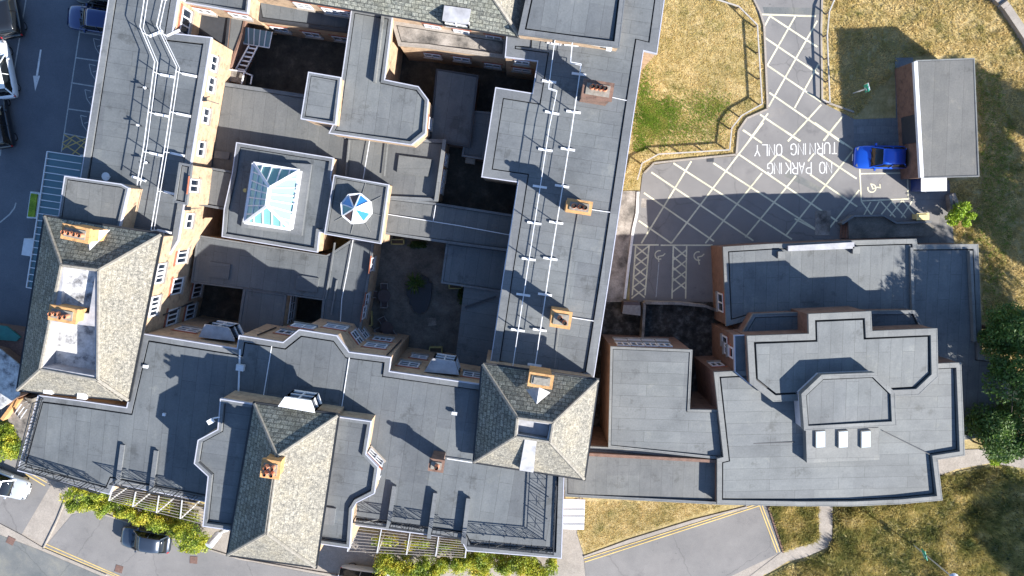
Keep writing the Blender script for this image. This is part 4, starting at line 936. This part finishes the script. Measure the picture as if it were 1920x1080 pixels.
guardrail(z4(0, 0, [(1090, -60), (1050, 200), (1160, 460), (1080, 1080), (1025, 1390), (1025, 1390)][:5])+[(259, 338)], 6.92, 'left one of the two white guardrails on the west wing roof')
guardrail(z4(0, 0, [(1230, -60), (1175, 190), (1325, 500), (1240, 1080)])+[(283, 432)], 6.92, 'right one of the two white guardrails on the west wing roof')
guardrail(z4(800, 0, [(962, 300), (915, 660), (978, 680), (920, 960)])+z4(720, 230, [(1160, 560)])+[(961, 690)], 6.95, 'left one of the two white guardrails running down the east wing roof', side=1, off=.0)
guardrail(z4(800, 0, [(1095, 310), (1080, 465), (1160, 480), (1085, 1000)])+z4(720, 230, [(1245, 1080)])+[(1003, 690)], 6.95, 'right one of the two white guardrails running down the east wing roof', side=1, off=.0)
# roof lamps/cameras on west wing
for k, (x, y) in enumerate([(273, 165), (260, 235), (275, 305)]):
    b = thing('roof_camera', ['uppermost', 'middle', 'lowest'][k]+' of three small white cameras on black arms on the west wing roof', 'camera', (at(x, y, 7.3).x, at(x, y, 7.3).y, 6.9), 0, 'cameras on the west wing roof')
    c = at(x, y, 7.3); m = MB(); m.cyl((c.x, c.y, 7.4), .1, .16, 10, .05); m.build('dome', M['white'], b); m = MB(); m.bar((c.x, c.y, 6.9), (c.x, c.y, 7.4), .05); m.bar((c.x, c.y, 7.35), (c.x-.5, c.y+.05, 7.35), .07); m.build('arm', M['black'], b)
b = thing('satellite_dish', 'white satellite dish in the shadow beside the plant room', 'satellite dish', (at(199, 331, 7.3).x, at(199, 331, 7.3).y, 6.9))
c = at(199, 331, 7.4); m = MB(); m.cyl((c.x, c.y, 7.35), .1, .1, 14, .28); m.build('dish', M['white'], b); m = MB(); m.bar((c.x, c.y, 6.9), (c.x, c.y, 7.4), .06); m.bar((c.x, c.y, 7.4), (c.x+.3, c.y, 7.7), .04); m.build('mast', M['galv'], b)
# ------------------------------------------------------------------ iron balcony railings
def railing(pts, z, label, h=1.05, step=.62):
    q = [at(x, y, z) for x, y in pts]; b = thing('balcony_railing', label, 'railing', tuple(q[0]), 0, 'iron railings round the front terraces'); up = Vector((0, 0, 1)); r = MB(); lo = MB(); inf = MB()
    for a, c in zip(q, q[1:]):
        L = (c-a).length; r.bar(a+up*h, c+up*h, .06); lo.bar(a+up*.12, c+up*.12, .045); r.bar(a+up*(h-.16), c+up*(h-.16), .03)
        n = max(1, round(L/(step*2.6)))
        for k in range(n):
            s, e = a.lerp(c, k/n), a.lerp(c, (k+1)/n); d = e-s
            for f in (0, .14, .28, .72, .86): p = s+d*f; inf.bar(p+up*.1, p+up*(h-.14), .028)
            inf.bar(s+d*.28+up*.12, s+d*.72+up*(h-.16), .028); inf.bar(s+d*.72+up*.12, s+d*.28+up*(h-.16), .028)
            inf.bar(s+d*.28+up*h*.5, s+d*.72+up*h*.5, .02)
            pm = MB(); pm.bar(s, s+up*(h+.05), .055); pm.build('post', M['black'], b)
    r.build('top_rail', M['black'], b); lo.build('bottom_rail', M['black'], b); inf.build('infill', M['black'], b)
railing([(81, 748), (50, 868), (205, 915)], 8.82, 'black iron railing round the outer corner of the left front terrace')
railing([(222, 897), (283, 910)], 8.82, 'black iron railing between the two left party walls')
railing([(290, 912), (380, 930)], 8.82, 'black iron railing beside the left zigzag edge of the central block')
railing([(668, 967), (728, 975)], 8.82, 'black iron railing beside the right zigzag edge of the central block')
railing([(735, 977), (803, 987)], 8.82, 'black iron railing between first and second right party walls')
railing([(812, 989), (867, 998)], 8.82, 'black iron railing between second and third right party walls')
railing([(878, 1010), (1036, 1026), (1042, 900)], 8.82, 'black iron railing round the outer corner of the right front terrace')
railing([(1000, 894), (992, 985)], 8.82, 'inner black iron railing on the right front terrace below the slate pavilion') if False else None
# pergolas
def pergola(A, B_, C_, D_, z, label, n=9, m_=3):
    a, b_, c, d = at(*A, z), at(*B_, z), at(*C_, z), at(*D_, z)
    b = thing('pergola', label, 'pergola', (a.x, a.y, 0), 0, 'slatted pergolas under the front terraces'); s = MB()
    for k in range(n+1): s.bar(a.lerp(d, k/n), b_.lerp(c, k/n), .04, .04)
    s.build('slats', M['timber'], b)
    for k in range(m_+1):
        r = MB(); p, q = a.lerp(b_, k/m_), d.lerp(c, k/m_); r.bar(p+Vector((0, 0, .07)), q+Vector((0, 0, .07)), .06, .08); r.build('rafter', M['galv'], b)
    for k in range(m_+1): l = MB(); q = d.lerp(c, k/m_); l.bar((q.x, q.y, 0), q, .1); l.build('post', M['galv'], b)
pergola((212, 915), (386, 940), (383, 983), (205, 938), 3.4, 'pale slatted pergola roof above the left hedge', 7, 4)
pergola((662, 985), (876, 1012), (872, 1045), (652, 1033), 3.4, 'pale slatted pergola roof right of the central slate gable', 8, 4)
b = thing('vent_pipe', 'fat white rounded vent pipe standing in the pavement by the left hedge', 'pipe', tuple(at(405, 1000, 0)))
m = MB(); m.tube([at(424, 990, .6), at(408, 1003, 2.3), at(391, 1024, 3.1)], .3, 14); m.build('pipe', M['galv'], b)
# ------------------------------------------------------------------ courtyard furniture
def table(px, py, chairs, lab, n):
    c = at(px, py, 0); b = thing('garden_table', lab, 'table', tuple(c), 0, 'round courtyard tables'); m = MB(); m.cyl((c.x, c.y, .68), .5, .05, 20); m.build('tabletop', M['plast'], b); m = MB(); m.cyl((c.x, c.y, 0), .06, .68, 8); m.cyl((c.x, c.y, 0), .28, .04, 12); m.build('pedestal', M['plast'], b)
    for (x, y, cl) in chairs:
        d = at(x, y, 0); a = math.atan2(c.y-d.y, c.x-d.x); k = thing('garden_chair', cl, 'chair', tuple(d), a, 'chairs round the courtyard tables')
        s = MB(); s.box((0, 0, .43), .46, .5, .05); s.build('seat', M['timber' if False else 'plast'], k, origin=(0, 0, 0))
        s = MB(); s.box((-.22, 0, .7), .05, .5, .5); s.build('backrest', M['timber'], k, origin=(0, 0, 0))
        for u in (-.2, .2):
            s = MB(); s.box((0, u*1.25, .62), .46, .06, .04); s.build('armrest', M['timber'], k, origin=(0, 0, 0))
            for v in (-.2, .2): s = MB(); s.box((v, u, .21), .045, .045, .42); s.build('leg', M['timber'], k, origin=(0, 0, 0))
table(723, 553, [(704, 550, 'garden chair left of the upper round table in the main courtyard'), (723, 535, 'garden chair above the upper round table in the main courtyard'), (723, 569, 'garden chair below the upper round table in the main courtyard')], 'brown round garden table in the middle of the left courtyard side', 0)
table(728, 612, [(720, 598, 'garden chair above the lower round table in the main courtyard'), (712, 619, 'garden chair left of the lower round table, tucked by the wall'), (738, 625, 'garden chair right of the lower round table, nearest the planting bed')], 'brown round garden table by the lower left courtyard wall', 1)
for k, (x, y, sx, sy, la) in enumerate([(747, 453, .95, .35, 'yellow timber trough below the octagonal lantern block'), (692, 596, .55, 1.1, 'yellow timber planter against the left courtyard wall'), (855, 536, 1.0, .3, 'yellow timber trough below the shaded court room'), (818, 656, .95, .55, 'yellow timber planter above the white bay window')]):
    c = at(x, y, 0); b = thing('timber_planter', la, 'planter', tuple(c), 0, 'timber planters round the courtyard'); m = MB()
    for ax_, ay_, bx_, by_ in ((-1, -1, 1, -1), (1, -1, 1, 1), (1, 1, -1, 1), (-1, 1, -1, -1)): m.bar((c.x+ax_*sx/2, c.y+ay_*sy/2, .25), (c.x+bx_*sx/2, c.y+by_*sy/2, .25), .08, .5)
    m.build('box', M['ytim'], b); m = MB(); m.box((c.x, c.y, .22), sx-.05, sy-.05, .4); m.build('compost', M['bark'], b)
b = thing('planting_bed', 'dark scalloped planting bed in the middle of the main courtyard', 'planting bed', tuple(at(785, 545, 0)))
m = MB(); P = [(768, 530), (775, 522), (792, 515), (803, 522), (804, 530), (810, 531), (808, 560), (803, 575), (797, 585), (786, 588), (776, 584), (772, 573), (767, 570), (768, 560), (762, 553), (762, 542)]
m.prism(W(P, .3), 0, .3); m.build('bed', M['gut'], b)
b = thing('paving_patch', 'pale worn slab in the courtyard floor below the planting bed', 'paving slab', tuple(at(810, 603, 0)))
m = MB(); m.box((at(810, 603, 0).x, at(810, 603, 0).y, .05), .65, .6, .06, .1); m.build('stone', M['conc2'], b)
# north court pieces
b = building('glass_lean_to', 'small glass lean-to roof with white bars in the north court, external stair below', 'lean-to', px=(480, 70))
m = MB(); P = [at(455, 50, 3.0), at(511, 60, 3.0), at(505, 90, 2.5), at(457, 82, 2.5)]; m.face(P[::-1]); m.face(P); m.build('glazing', M['canopy'], b)
m = MB(); up = Vector((0, 0, .04))
for k in range(6): m.bar(P[0].lerp(P[1], k/5)+up, P[3].lerp(P[2], k/5)+up, .06)
m.bar(P[3]+up, P[2]+up, .07); m.build('glazing_bars', M['white'], b)
b = thing('external_stair', 'white steel external stair in the left corner of the north court', 'stair', tuple(at(460, 130, 0)))
m = MB()
for p, q, z0, z1 in (((467, 85), (441, 132), 3.2, 2.6), ((483, 87), (458, 137), 3.2, 2.2), ((426, 130), (461, 135), 3.3, 3.3), ((458, 135), (453, 158), 3.3, 3.3), ((473, 141), (470, 158), 3, 3), ((461, 137), (474, 142), 3, 3)): m.bar(at(*p, z0), at(*q, z1), .08)
for k in range(6): m.bar(at(467-26*k/6, 90+47*k/6, 3-.1*k), at(481-25*k/6, 92+48*k/6, 3-.1*k), .1)
m.build('stringers', M['white'], b); m = MB(); m.prism(W([(424, 130), (457, 136), (452, 156), (420, 150)], 3.0), 2.9, 3.0, True, True); m.build('landing', M['conc2'], b)
# ------------------------------------------------------------------ vegetation
def leaves(mb, c, rad, n, size, seedv, gap=.45, flat=.0):
    rnd = random.Random(seedv); lumps = [(Vector((rnd.uniform(-1, 1), rnd.uniform(-1, 1), rnd.uniform(-.6, 1))).normalized()*rnd.uniform(.35, .8), rnd.uniform(.28, .5)) for _ in range(14)]
    V, Fc = mb.v, mb.f; k = 0; t = 0
    while k < n and t < n*12:
        t += 1; L, r = lumps[rnd.randrange(14)]
        d = Vector((rnd.gauss(0, 1), rnd.gauss(0, 1), rnd.gauss(0, 1))).normalized()*r*rnd.uniform(.55, 1.08)+L
        p = Vector((c[0]+d.x*rad[0], c[1]+d.y*rad[1], c[2]+d.z*rad[2]))
        if p.z < .05: continue
        s = size*rnd.uniform(.5, 1.2); a = rnd.uniform(0, 6.28); e = rnd.uniform(-.9, .9); u = Vector((cos(a), sin(a), e)).normalized(); v = u.cross(Vector((rnd.uniform(-1, 1), rnd.uniform(-1, 1), rnd.uniform(.2, 1))).normalized())
        i = len(V); V += [tuple(p-u*s), tuple(p+v*s*.5), tuple(p+u*s), tuple(p-v*s*.5)]; Fc.append((i, i+1, i+2, i+3)); k += 1
def tree(name, px, py, H_, rad, label, mat='leafd', n=5000, size=.16, seedv=1, cat='tree', group=None, zc=None, tr=.2):
    zc = zc or H_-rad[2]; g = at(px, py, zc if px < 1930 else 0); g.z = 0; b = thing(name, label, cat, tuple(g), 0, group); rnd = random.Random(seedv); m = MB()
    m.tube([g, g+Vector((.1, .1, zc*.5)), g+Vector((0, 0, zc))], tr, 8, tr*.55)
    m.build('trunk', M['bark'], b)
    m = MB()
    for k in range(9):
        a = k*2.4+rnd.random(); q = g+Vector((cos(a)*rad[0]*.75, sin(a)*rad[1]*.75, zc+rnd.uniform(-.1, .6)*rad[2])); s = g+Vector((0, 0, zc*rnd.uniform(.55, .95))); m.tube([s, s.lerp(q, .5)+Vector((0, 0, .2)), q], tr*.35, 5, .02)
    m.build('limbs', M['bark'], b)
    m = MB(); leaves(m, (g.x, g.y, zc), rad, n, size, seedv); m.build('crown', M[mat], b, uv=False); return b
tree('broadleaf_tree', 1872, 806, 7.0, (2.4, 2.3, 2.6), 'mid green tree overhanging the annexe path at the right edge', n=14000, seedv=3, size=.13)
tree('broadleaf_tree', 1898, 628, 7.5, (2.0, 2.2, 2.6), 'darker green tree at the right edge beside the annexe corner', n=11000, seedv=4, size=.13)
tree('broadleaf_tree', 1922, 722, 9.5, (2.6, 3.0, 3.0), 'wide dark tree partly cut by the right edge of the picture', n=14000, seedv=6, size=.14)
tree('broadleaf_tree', 1874, 852, 4.0, (1.0, .9, 1.0), 'small pale green young tree lowest by the annexe path', n=2600, size=.1, seedv=8, mat='leafl', tr=.08)
tree('shrub', 1803, 402, 2.2, (1.2, 1.0, .9), 'lime green sunlit shrub by the low wall near the garage', n=3200, size=.11, seedv=9, mat='leafl', cat='shrub', tr=.06)
tree('broadleaf_tree', 2100, 930, 14, (3.8, 4.0, 4.6), 'tall tree outside the right edge, level with the annexe path', n=15000, size=.26, seedv=12, tr=.4)
tree('broadleaf_tree', 2110, 800, 16, (4.8, 5.2, 5.0), 'tall tree outside the right edge, level with the annexe lobby', n=16000, size=.26, seedv=15, tr=.35)
tree('broadleaf_tree', 2120, 390, 10.5, (1.7, 3.4, 3.2), 'slim tree outside the right edge, level with the garage', n=14000, size=.24, seedv=14, tr=.25)
tree('broadleaf_tree', 2110, 560, 11, (2.0, 3.6, 3.4), 'oval tree outside the right edge, level with the lime green shrub', n=15000, size=.24, seedv=17, tr=.3)
tree('broadleaf_tree', 2200, 1170, 12, (4.6, 5.2, 4.4), 'broad tree outside the lower right corner shading the slope', n=16000, size=.26, seedv=16, tr=.35)
b = thing('palm_shrub', 'spiky green palm like shrub growing from the courtyard planting bed', 'plant', tuple(at(782, 528, .3)))
m = MB(); c = at(782, 528, 0)
rnd = random.Random(5)
for k in range(70):
    a = rnd.uniform(0, 6.28); L = rnd.uniform(.5, 1.0); p = Vector((c.x, c.y, .9)); q = p+Vector((cos(a)*L*.6, sin(a)*L*.6, .45)); e = p+Vector((cos(a)*L, sin(a)*L, .1)); s = Vector((-sin(a), cos(a), 0))*.04; m.face([p-s, q-s, q+s, p+s]); m.face([q-s, e, q+s])
m.build('fronds', M['leafc'], b, uv=False); m = MB(); m.cyl((c.x, c.y, .25), .1, .7, 8); m.build('stem', M['bark'], b)
def clump(name, px, py, z, rad, label, mat, n, size, seedv, cat='plant'):
    g = at(px, py, 0); b = thing(name, label, cat, tuple(g)); m = MB(); leaves(m, (g.x, g.y, z), rad, n, size, seedv); m.build('foliage', M[mat], b, uv=False); m = MB()
    for k in range(5): m.tube([(g.x, g.y, 0), (g.x+rad[0]*.5*cos(k*1.3), g.y+rad[1]*.5*sin(k*1.3), z)], .03, 5)
    m.build('stems', M['bark'], b)
clump('shrub', 787, 458, .4, (.8, .35, .4), 'low green plant against the north courtyard wall', 'leafc', 700, .09, 21)
clump('shrub', 866, 555, .5, (.3, .8, .5), 'narrow plant growing by the corridor wall in the courtyard', 'leafc', 500, .09, 22)
clump('shrub', 784, 76, 1.2, (.35, .35, .5), 'small weed sprouting on the stained terrace corner', 'leafl', 160, .08, 23)
def hedge(segs, label, seedv, mat='hedge'):
    g = at(segs[0][0], segs[0][1], 0); b = thing('hedge', label, 'hedge', tuple(g)); m = MB(); s = MB()
    for k, (x, y, rx, ry, h) in enumerate(segs):
        c = at(x, y, h*.6); leaves(m, c, (rx, ry, h*.5), int(2900*rx*ry), .08, seedv+k)
        s.tube([(c.x, c.y, 0), (c.x+.1, c.y, h*.6)], .05, 5)
    m.build('foliage', M[mat], b, uv=False); s.build('stems', M['bark'], b)
hedge([(150, 935, 1.2, 1.2, 2.2), (175, 935, 1.2, 1.0, 2.2), (205, 950, 1.1, .7, 1.8), (240, 960, 1.1, .6, 1.7), (275, 970, 1.0, .7, 1.8), (308, 980, 1.0, .7, 1.8), (338, 995, .9, .9, 2.2), (360, 1005, 1.3, 1.2, 2.4), (380, 1020, .8, .8, 1.8), (355, 1025, .9, .6, 1.6), (190, 952, 1.0, .9, 1.6), (225, 955, 1.0, .7, 1.6), (258, 966, 1.0, .7, 1.6), (290, 977, .9, .7, 1.7), (322, 988, .9, .7, 1.7), (250, 940, 1.3, .6, 1.6), (300, 950, 1.3, .6, 1.6), (350, 965, 1.3, .6, 1.6)], 'yellow green hedge along the pergola at the lower left, spilling over the dark car', 31)
hedge([(725, 1068, 1.3, 1.3, 2.2), (765, 1062, 1.3, 1.1, 2.2), (800, 1066, 1.2, 1.2, 2.2), (840, 1058, 1.2, .9, 2.0), (885, 1050, 1.2, 1.1, 2.1), (930, 1056, 1.2, 1.0, 2.0), (975, 1058, 1.2, 1.1, 2.1), (1015, 1068, 1.2, 1.0, 2.0), (1035, 1060, .6, .9, 1.9), (905, 1074, 1.1, .6, 1.5), (745, 1064, 1.0, 1.1, 2.1), (783, 1064, 1.0, 1.1, 2.1), (820, 1062, 1.0, 1.0, 2.0), (862, 1055, 1.0, 1.0, 2.0), (908, 1053, 1.0, 1.1, 2.1), (953, 1057, 1.0, 1.1, 2.1), (995, 1062, 1.0, 1.1, 2.1), (720, 1015, 1.2, .5, 1.5), (780, 1020, 1.3, .5, 1.5), (840, 1025, 1.2, .5, 1.5)], 'bright green and yellow hedge along the bottom edge below the right terrace', 51)
hedge([(5, 800, 1.2, .8, 1.6), (15, 830, 1.1, 1.0, 1.6), (30, 845, .9, .9, 1.5), (0, 848, 1.0, .8, 1.5), (12, 815, .9, .8, 1.5), (22, 838, .8, .8, 1.5)], 'green hedge at the left edge below the entrance steps', 71)
# ------------------------------------------------------------------ grasses (uncountable)
def inpoly(P, x, y):
    c = False; n = len(P); j = n-1
    for i in range(n):
        if (P[i][1] > y) != (P[j][1] > y) and x < (P[j][0]-P[i][0])*(y-P[i][1])/(P[j][1]-P[i][1])+P[i][0]: c = not c
        j = i
    return c
def scatter(name, poly, holes, n, mat, hgt, wdt, seedv, clump_=0):
    rnd = random.Random(seedv); Pw = W(poly, 0); Hs = [W(h, 0) for h in holes]; x0, x1 = min(p.x for p in Pw), max(p.x for p in Pw); y0, y1 = min(p.y for p in Pw), max(p.y for p in Pw)
    m = MB(); V, Fc = m.v, m.f; k = 0
    while k < n:
        cx, cy = rnd.uniform(x0, x1), rnd.uniform(y0, y1)
        if not inpoly(Pw, cx, cy) or any(inpoly(h, cx, cy) for h in Hs): k += .2; continue
        hh = hgt*rnd.uniform(.5, 1.3)*(1+clump_*max(0, sin(cx*.9+2*sin(cy*.7))*cos(cy*1.1+cx*.3)))
        base_a = rnd.uniform(0, 6.28)
        for j in range(4):
            a = base_a+rnd.uniform(-1.2, 1.2); l = hh*rnd.uniform(.3, .9); x, y = cx+rnd.uniform(-.12, .12), cy+rnd.uniform(-.12, .12); s = wdt*rnd.uniform(.6, 1.3); i = len(V)
            V += [(x-sin(a)*s, y+cos(a)*s, .04), (x+sin(a)*s, y-cos(a)*s, .04), (x+cos(a)*l, y+sin(a)*l, .04+hh*rnd.uniform(.5, 1))]; Fc.append((i, i+1, i+2))
        k += 1
    o = m.build(name, M[mat], None, uv=False); return tag(o, None, None, None, 'stuff')
GR = [(1195, -40), (1400, -40), (1415, 20), (1428, 60), (1434, 195), (1398, 216), (1379, 242), (1374, 287), (1235, 296), (1207, 315), (1194, 350), (1165, 360), (1185, 230)]
o = scatter('dry_grass', GR, [], 14000, 'straw', .1, .02, 1); tag(o, 'dry straw coloured mown grass on the green beside the east wing', 'grass')
rg = random.Random(77); gm = MB()
while len(gm.f) < 20000:
    bx, by, sx, sy = rg.choice([(1215, 215, 14, 18), (1232, 232, 22, 14), (1200, 290, 10, 26), (1250, 205, 18, 12), (1330, 200, 22, 14), (1225, 250, 26, 20), (1290, 240, 40, 20), (1205, 180, 10, 30)])
    px, py = rg.gauss(bx, sx), rg.gauss(by, sy)
    if not (1187 < px < 1372 and py < 284 and px > 1232-py*.2) or (px < 1235 and py > 290-(px-1205)): continue
    p = at(px, py, 0); a = rg.uniform(0, 6.28)
    for q in range(3):
        a += 2.1; h = rg.uniform(.05, .13); t = .022; k = len(gm.v)
        gm.v += [(p.x-sin(a)*t, p.y+cos(a)*t, .04), (p.x+sin(a)*t, p.y-cos(a)*t, .04), (p.x+cos(a)*h*.7, p.y+sin(a)*h*.7, .04+h)]; gm.f.append((k, k+1, k+2))
o = tag(gm.build('green_grass', M['grassb'], None, uv=False), 'soft green patches in the mown grass by the east wing', 'grass', None, 'stuff')
GR2 = [(1548, -40), (1940, -40), (1940, 700), (1845, 700), (1838, 455), (1790, 455), (1780, 340), (1838, 335), (1830, 105), (1705, 105), (1600, 222), (1550, 195)]
o = scatter('dry_grass', GR2, [[(1680, 105), (1706, 105), (1706, 280), (1600, 280), (1600, 225), (1680, 222)], [(1862, -20), (1890, -5), (1930, 60), (1930, 80), (1880, 30)]], 24000, 'straw', .13, .022, 3, .7); tag(o, 'dry tussocky grass around the garage', 'grass')
o = scatter('green_grass', [(1830, 130), (1870, 140), (1900, 250), (1905, 400), (1860, 600), (1842, 600), (1845, 460), (1800, 440), (1840, 380)], [], 2200, 'grassb', .14, .025, 33); tag(o, 'green grass in the shade along the right side of the garage', 'grass')
GR3 = [(1440, 938), (1765, 938), (1757, 862), (1805, 855), (1940, 860), (1940, 1200), (1380, 1200), (1400, 1088), (1478, 1056), (1552, 1030), (1562, 1010), (1562, 940)]
o = scatter('rough_weeds', [(1562, 940), (1765, 938), (1762, 893), (1812, 884), (1870, 872), (1940, 890), (1940, 1150), (1420, 1150), (1440, 1080), (1552, 1032), (1564, 1010)], [], 20000, 'weed', .26, .03, 4, 2.4); tag(o, 'rough dry weeds and tall grass on the slope below the annexe', 'weeds')
o = scatter('rough_weeds', [(1442, 942), (1533, 942), (1533, 1006), (1515, 1018), (1470, 1032)], [], 2400, 'weed', .3, .03, 5, 1.0); tag(o, 'triangle of green and brown weeds between the path and road end', 'weeds')
o = scatter('dry_grass', [(1094, 940), (1380, 940), (1180, 1004), (1098, 1036), (1084, 1000)], [], 5500, 'straw', .1, .02, 6); tag(o, 'dry grass verge below the annexe link corridor', 'grass')
# ------------------------------------------------------------------ vehicles
PAINT = {}
def paint(name, c, metal=.3):
    m, n, l, b_ = nmat(name, .28, metal); b_.inputs['Coat Weight'].default_value = 1.0; b_.inputs['Coat Roughness'].default_value = .04
    f = noise(n, l, 60, 2, n.new('ShaderNodeTexCoord').outputs['Object']); l.new(ramp(n, l, f, [(.3, sc3(c, .92)), (.7, sc3(c, 1.06))]), b_.inputs['Base Color']); return m
def loft(secs, n_cap=True):
    m = MB(); k = len(secs[0])
    for s in secs: m.v += s
    for i in range(len(secs)-1):
        for j in range(k-1): m.f.append((i*k+j, i*k+j+1, (i+1)*k+j+1, (i+1)*k+j))
    m.f.append(tuple(range(k))[::-1]); m.f.append(tuple((len(secs)-1)*k+j for j in range(k))); return m
def car(px, py, ang, L, Wd, Ht, pm, label, kind='hatch', roofm=None, z=.05):
    g = at(px, py, .7); g.z = z; b = thing('parked_car', label, 'car', tuple(g), ang, 'cars parked around the building'); O = (0, 0, 0); hw = Wd/2
    # x forward. stations: (x/L, halfwidth factor, belt z)
    bz = .92 if kind != 'van' else 1.1
    st = [(-.5, .72, .74, .45), (-.485, .86, .86, .35), (-.44, .95, .95, .28), (-.3, 1, 1, .25), (0, 1, 1, .25), (.2, 1, .98, .25), (.32, .99, .88, .25), (.42, .94, .80, .28), (.475, .84, .70, .33), (.5, .66, .58, .4)]
    secs = []
    for x, wf, zf, zb in st:
        w_ = hw*wf; zt = bz*zf; half = [(w_*.9, zb), (w_, zb+.18), (w_*1.0, zt*.78), (w_*.965, zt*.93), (w_*.86, zt), (w_*.5, zt+.035), (0, zt+.045)]
        secs.append([(x*L, y, q) for y, q in half]+[(x*L, -y, q) for y, q in half[-2::-1]])
    m = loft(secs); body = m.build('body', pm, b, origin=O, smooth=True, uv=False)
    if kind == 'van': gs = [(-.485, .8, bz*.9), (-.47, .84, Ht), (.08, .84, Ht), (.2, .8, Ht-.06), (.33, .74, bz*.92)]; 
    elif kind == 'estate': gs = [(-.47, .74, bz*.9), (-.42, .76, Ht-.1), (-.3, .78, Ht-.02), (.02, .8, Ht), (.08, .79, Ht-.05), (.24, .76, bz*.92)]
    else: gs = [(-.455, .68, bz*.93), (-.36, .74, Ht-.14), (-.22, .78, Ht-.02), (-.02, .79, Ht), (.06, .78, Ht-.05), (.23, .76, bz*.93)]
    secs = []
    for x, wf, zt in gs:
        wb = hw*.9; wt = hw*wf*.9 if zt > bz*1.05 else hw*wf*1.05; zt = max(zt, bz*.95); z0 = bz*.9
        half = [(wb, z0), (wt*1.02, z0+(zt-z0)*.82), (wt*.9, zt-.01), (wt*.5, zt+.015), (0, zt+.02)]
        secs.append([(x*L, y, q) for y, q in half]+[(x*L, -y, q) for y, q in half[-2::-1]])
    m = loft(secs); gl = m.build('windows', M['carglass'], b, origin=O, smooth=True, uv=False)
    r = MB(); rs = [q for q in gs if q[2] > bz*1.15]; secs = []
    for x, wf, zt in rs:
        w_ = hw*wf*.9*.93; secs.append([(x*L, y, q) for y, q in [(w_, zt-.02), (w_*.93, zt+.012), (w_*.5, zt+.035), (0, zt+.042), (-w_*.5, zt+.035), (-w_*.93, zt+.012), (-w_, zt-.02)]])
    m = loft(secs); m.build('roof_panel', roofm or pm, b, origin=O, smooth=True, uv=False)
    for s in (-1, 1):
        f0 = rs[-1]; f1 = rs[0]
        for A_, B_, w1, w2 in (((f0[0]*L, s*hw*f0[1]*.87, f0[2]), (gs[-1][0]*L, s*hw*.84, bz*.95), .07, .05), ((f1[0]*L, s*hw*f1[1]*.87, f1[2]), (gs[0][0]*L, s*hw*.8, bz*.95), .09, .05), ((-.12*L, s*hw*.73, Ht-.03), (-.12*L, s*hw*.9, bz*.95), .07, .04)):
            pl = MB(); pl.bar(A_, B_, w1, w2); pl.build('pillar', pm, b, origin=O, uv=False)
    for s in (-1, 1):
        for x in (-.31, .31):
            t = MB(); 
            n_ = 16
            for dy, rr in ((0, .31), (.2, .31)):
                t.v += [(x*L+rr*cos(2*pi*k/n_), s*(hw-.27+dy), .31+rr*sin(2*pi*k/n_)) for k in range(n_)]
            for k in range(n_): t.f.append((k, (k+1) % n_, n_+(k+1) % n_, n_+k))
            t.f.append(tuple(range(n_))); t.f.append(tuple(range(n_, 2*n_))); wh = t.build('wheel', M['tyre'], b, origin=O, uv=False)
            t = MB(); t.v = [(x*L+.2*cos(2*pi*k/n_), s*(hw-.062), .31+.2*sin(2*pi*k/n_)) for k in range(n_)]; t.f = [tuple(range(n_))]; t.build('rim', M['alloy'], wh, origin=O, uv=False)
        m = MB(); m.box((.14*L, s*(hw+.06), bz*.98), .12, .18, .12); m.build('mirror', pm, b, origin=O, uv=False)
        m = MB(); m.box((.437*L, s*hw*.7, bz*.735), .22, .2, .08, -s*.5); m.build('headlight', M['lamp'], b, origin=O, uv=False)
        m = MB(); m.box((-.47*L, s*hw*.76, bz*.78), .12, .2, .16, s*.35); m.build('tail_light', M['tail'], b, origin=O, uv=False)
    m = MB(); m.box((.5*L, 0, .42), .04, .52, .12); m.build('number_plate', M['white'], b, origin=O, uv=False)
    m = MB(); m.bar((.245*L, -.5, bz+.0), (.2*L, .05, bz+.1), .025); m.bar((.245*L, .1, bz), (.2*L, .6, bz+.1), .025); m.build('wiper', M['black'], b, origin=O, uv=False)
    return b
car(1652, 295, pi-R(.5), 4.05, 1.75, 1.5, paint('blue_paint_car', (.008, .09, .55), .4), 'bright blue hatchback parked nose left beside the garage')
car(273, 1012, pi-R(10), 4.0, 1.75, 1.5, paint('slate_grey_car', (.03, .042, .065), .3), 'dark slate grey hatchback parked under the left hedge')
car(8, 906, R(-22), 3.9, 1.75, 1.5, paint('silver_car', (.5, .53, .57), .4), 'silver car cut by the left edge beside the green hedge', roofm=None)
car(690, 1086, -R(8), 4.6, 1.85, 1.9, paint('pale_blue_van', (.45, .5, .56), .2), 'pale silver blue van at the bottom edge beside the bright hedge', 'van')
car(12, 14, R(98), 4.4, 1.8, 1.45, paint('black_car', (.012, .013, .016), .3), 'black car in the top left corner of the car park', 'estate')
car(0, 131, R(-82)+pi, 4.3, 1.8, 1.5, paint('white_car', (.72, .73, .75), 0), 'white car parked at the left edge in the shaded car park')
car(-5, 226, R(98), 4.2, 1.8, 1.45, paint('charcoal_car', (.02, .022, .028), .3), 'charcoal car below the white one, almost cut off by the left edge', 'estate')
car(180, 38, R(172), 4.3, 1.8, 1.5, paint('navy_car', (.012, .03, .12), .4), 'navy car parked nose out against the west wing, top left', 'estate')
car(195, -10, R(172), 4.3, 1.8, 1.5, paint('black_car_second', (.01, .01, .012), .3), 'black car at the top edge next to the navy one')
print('MISSED WINDOWS', MISS)
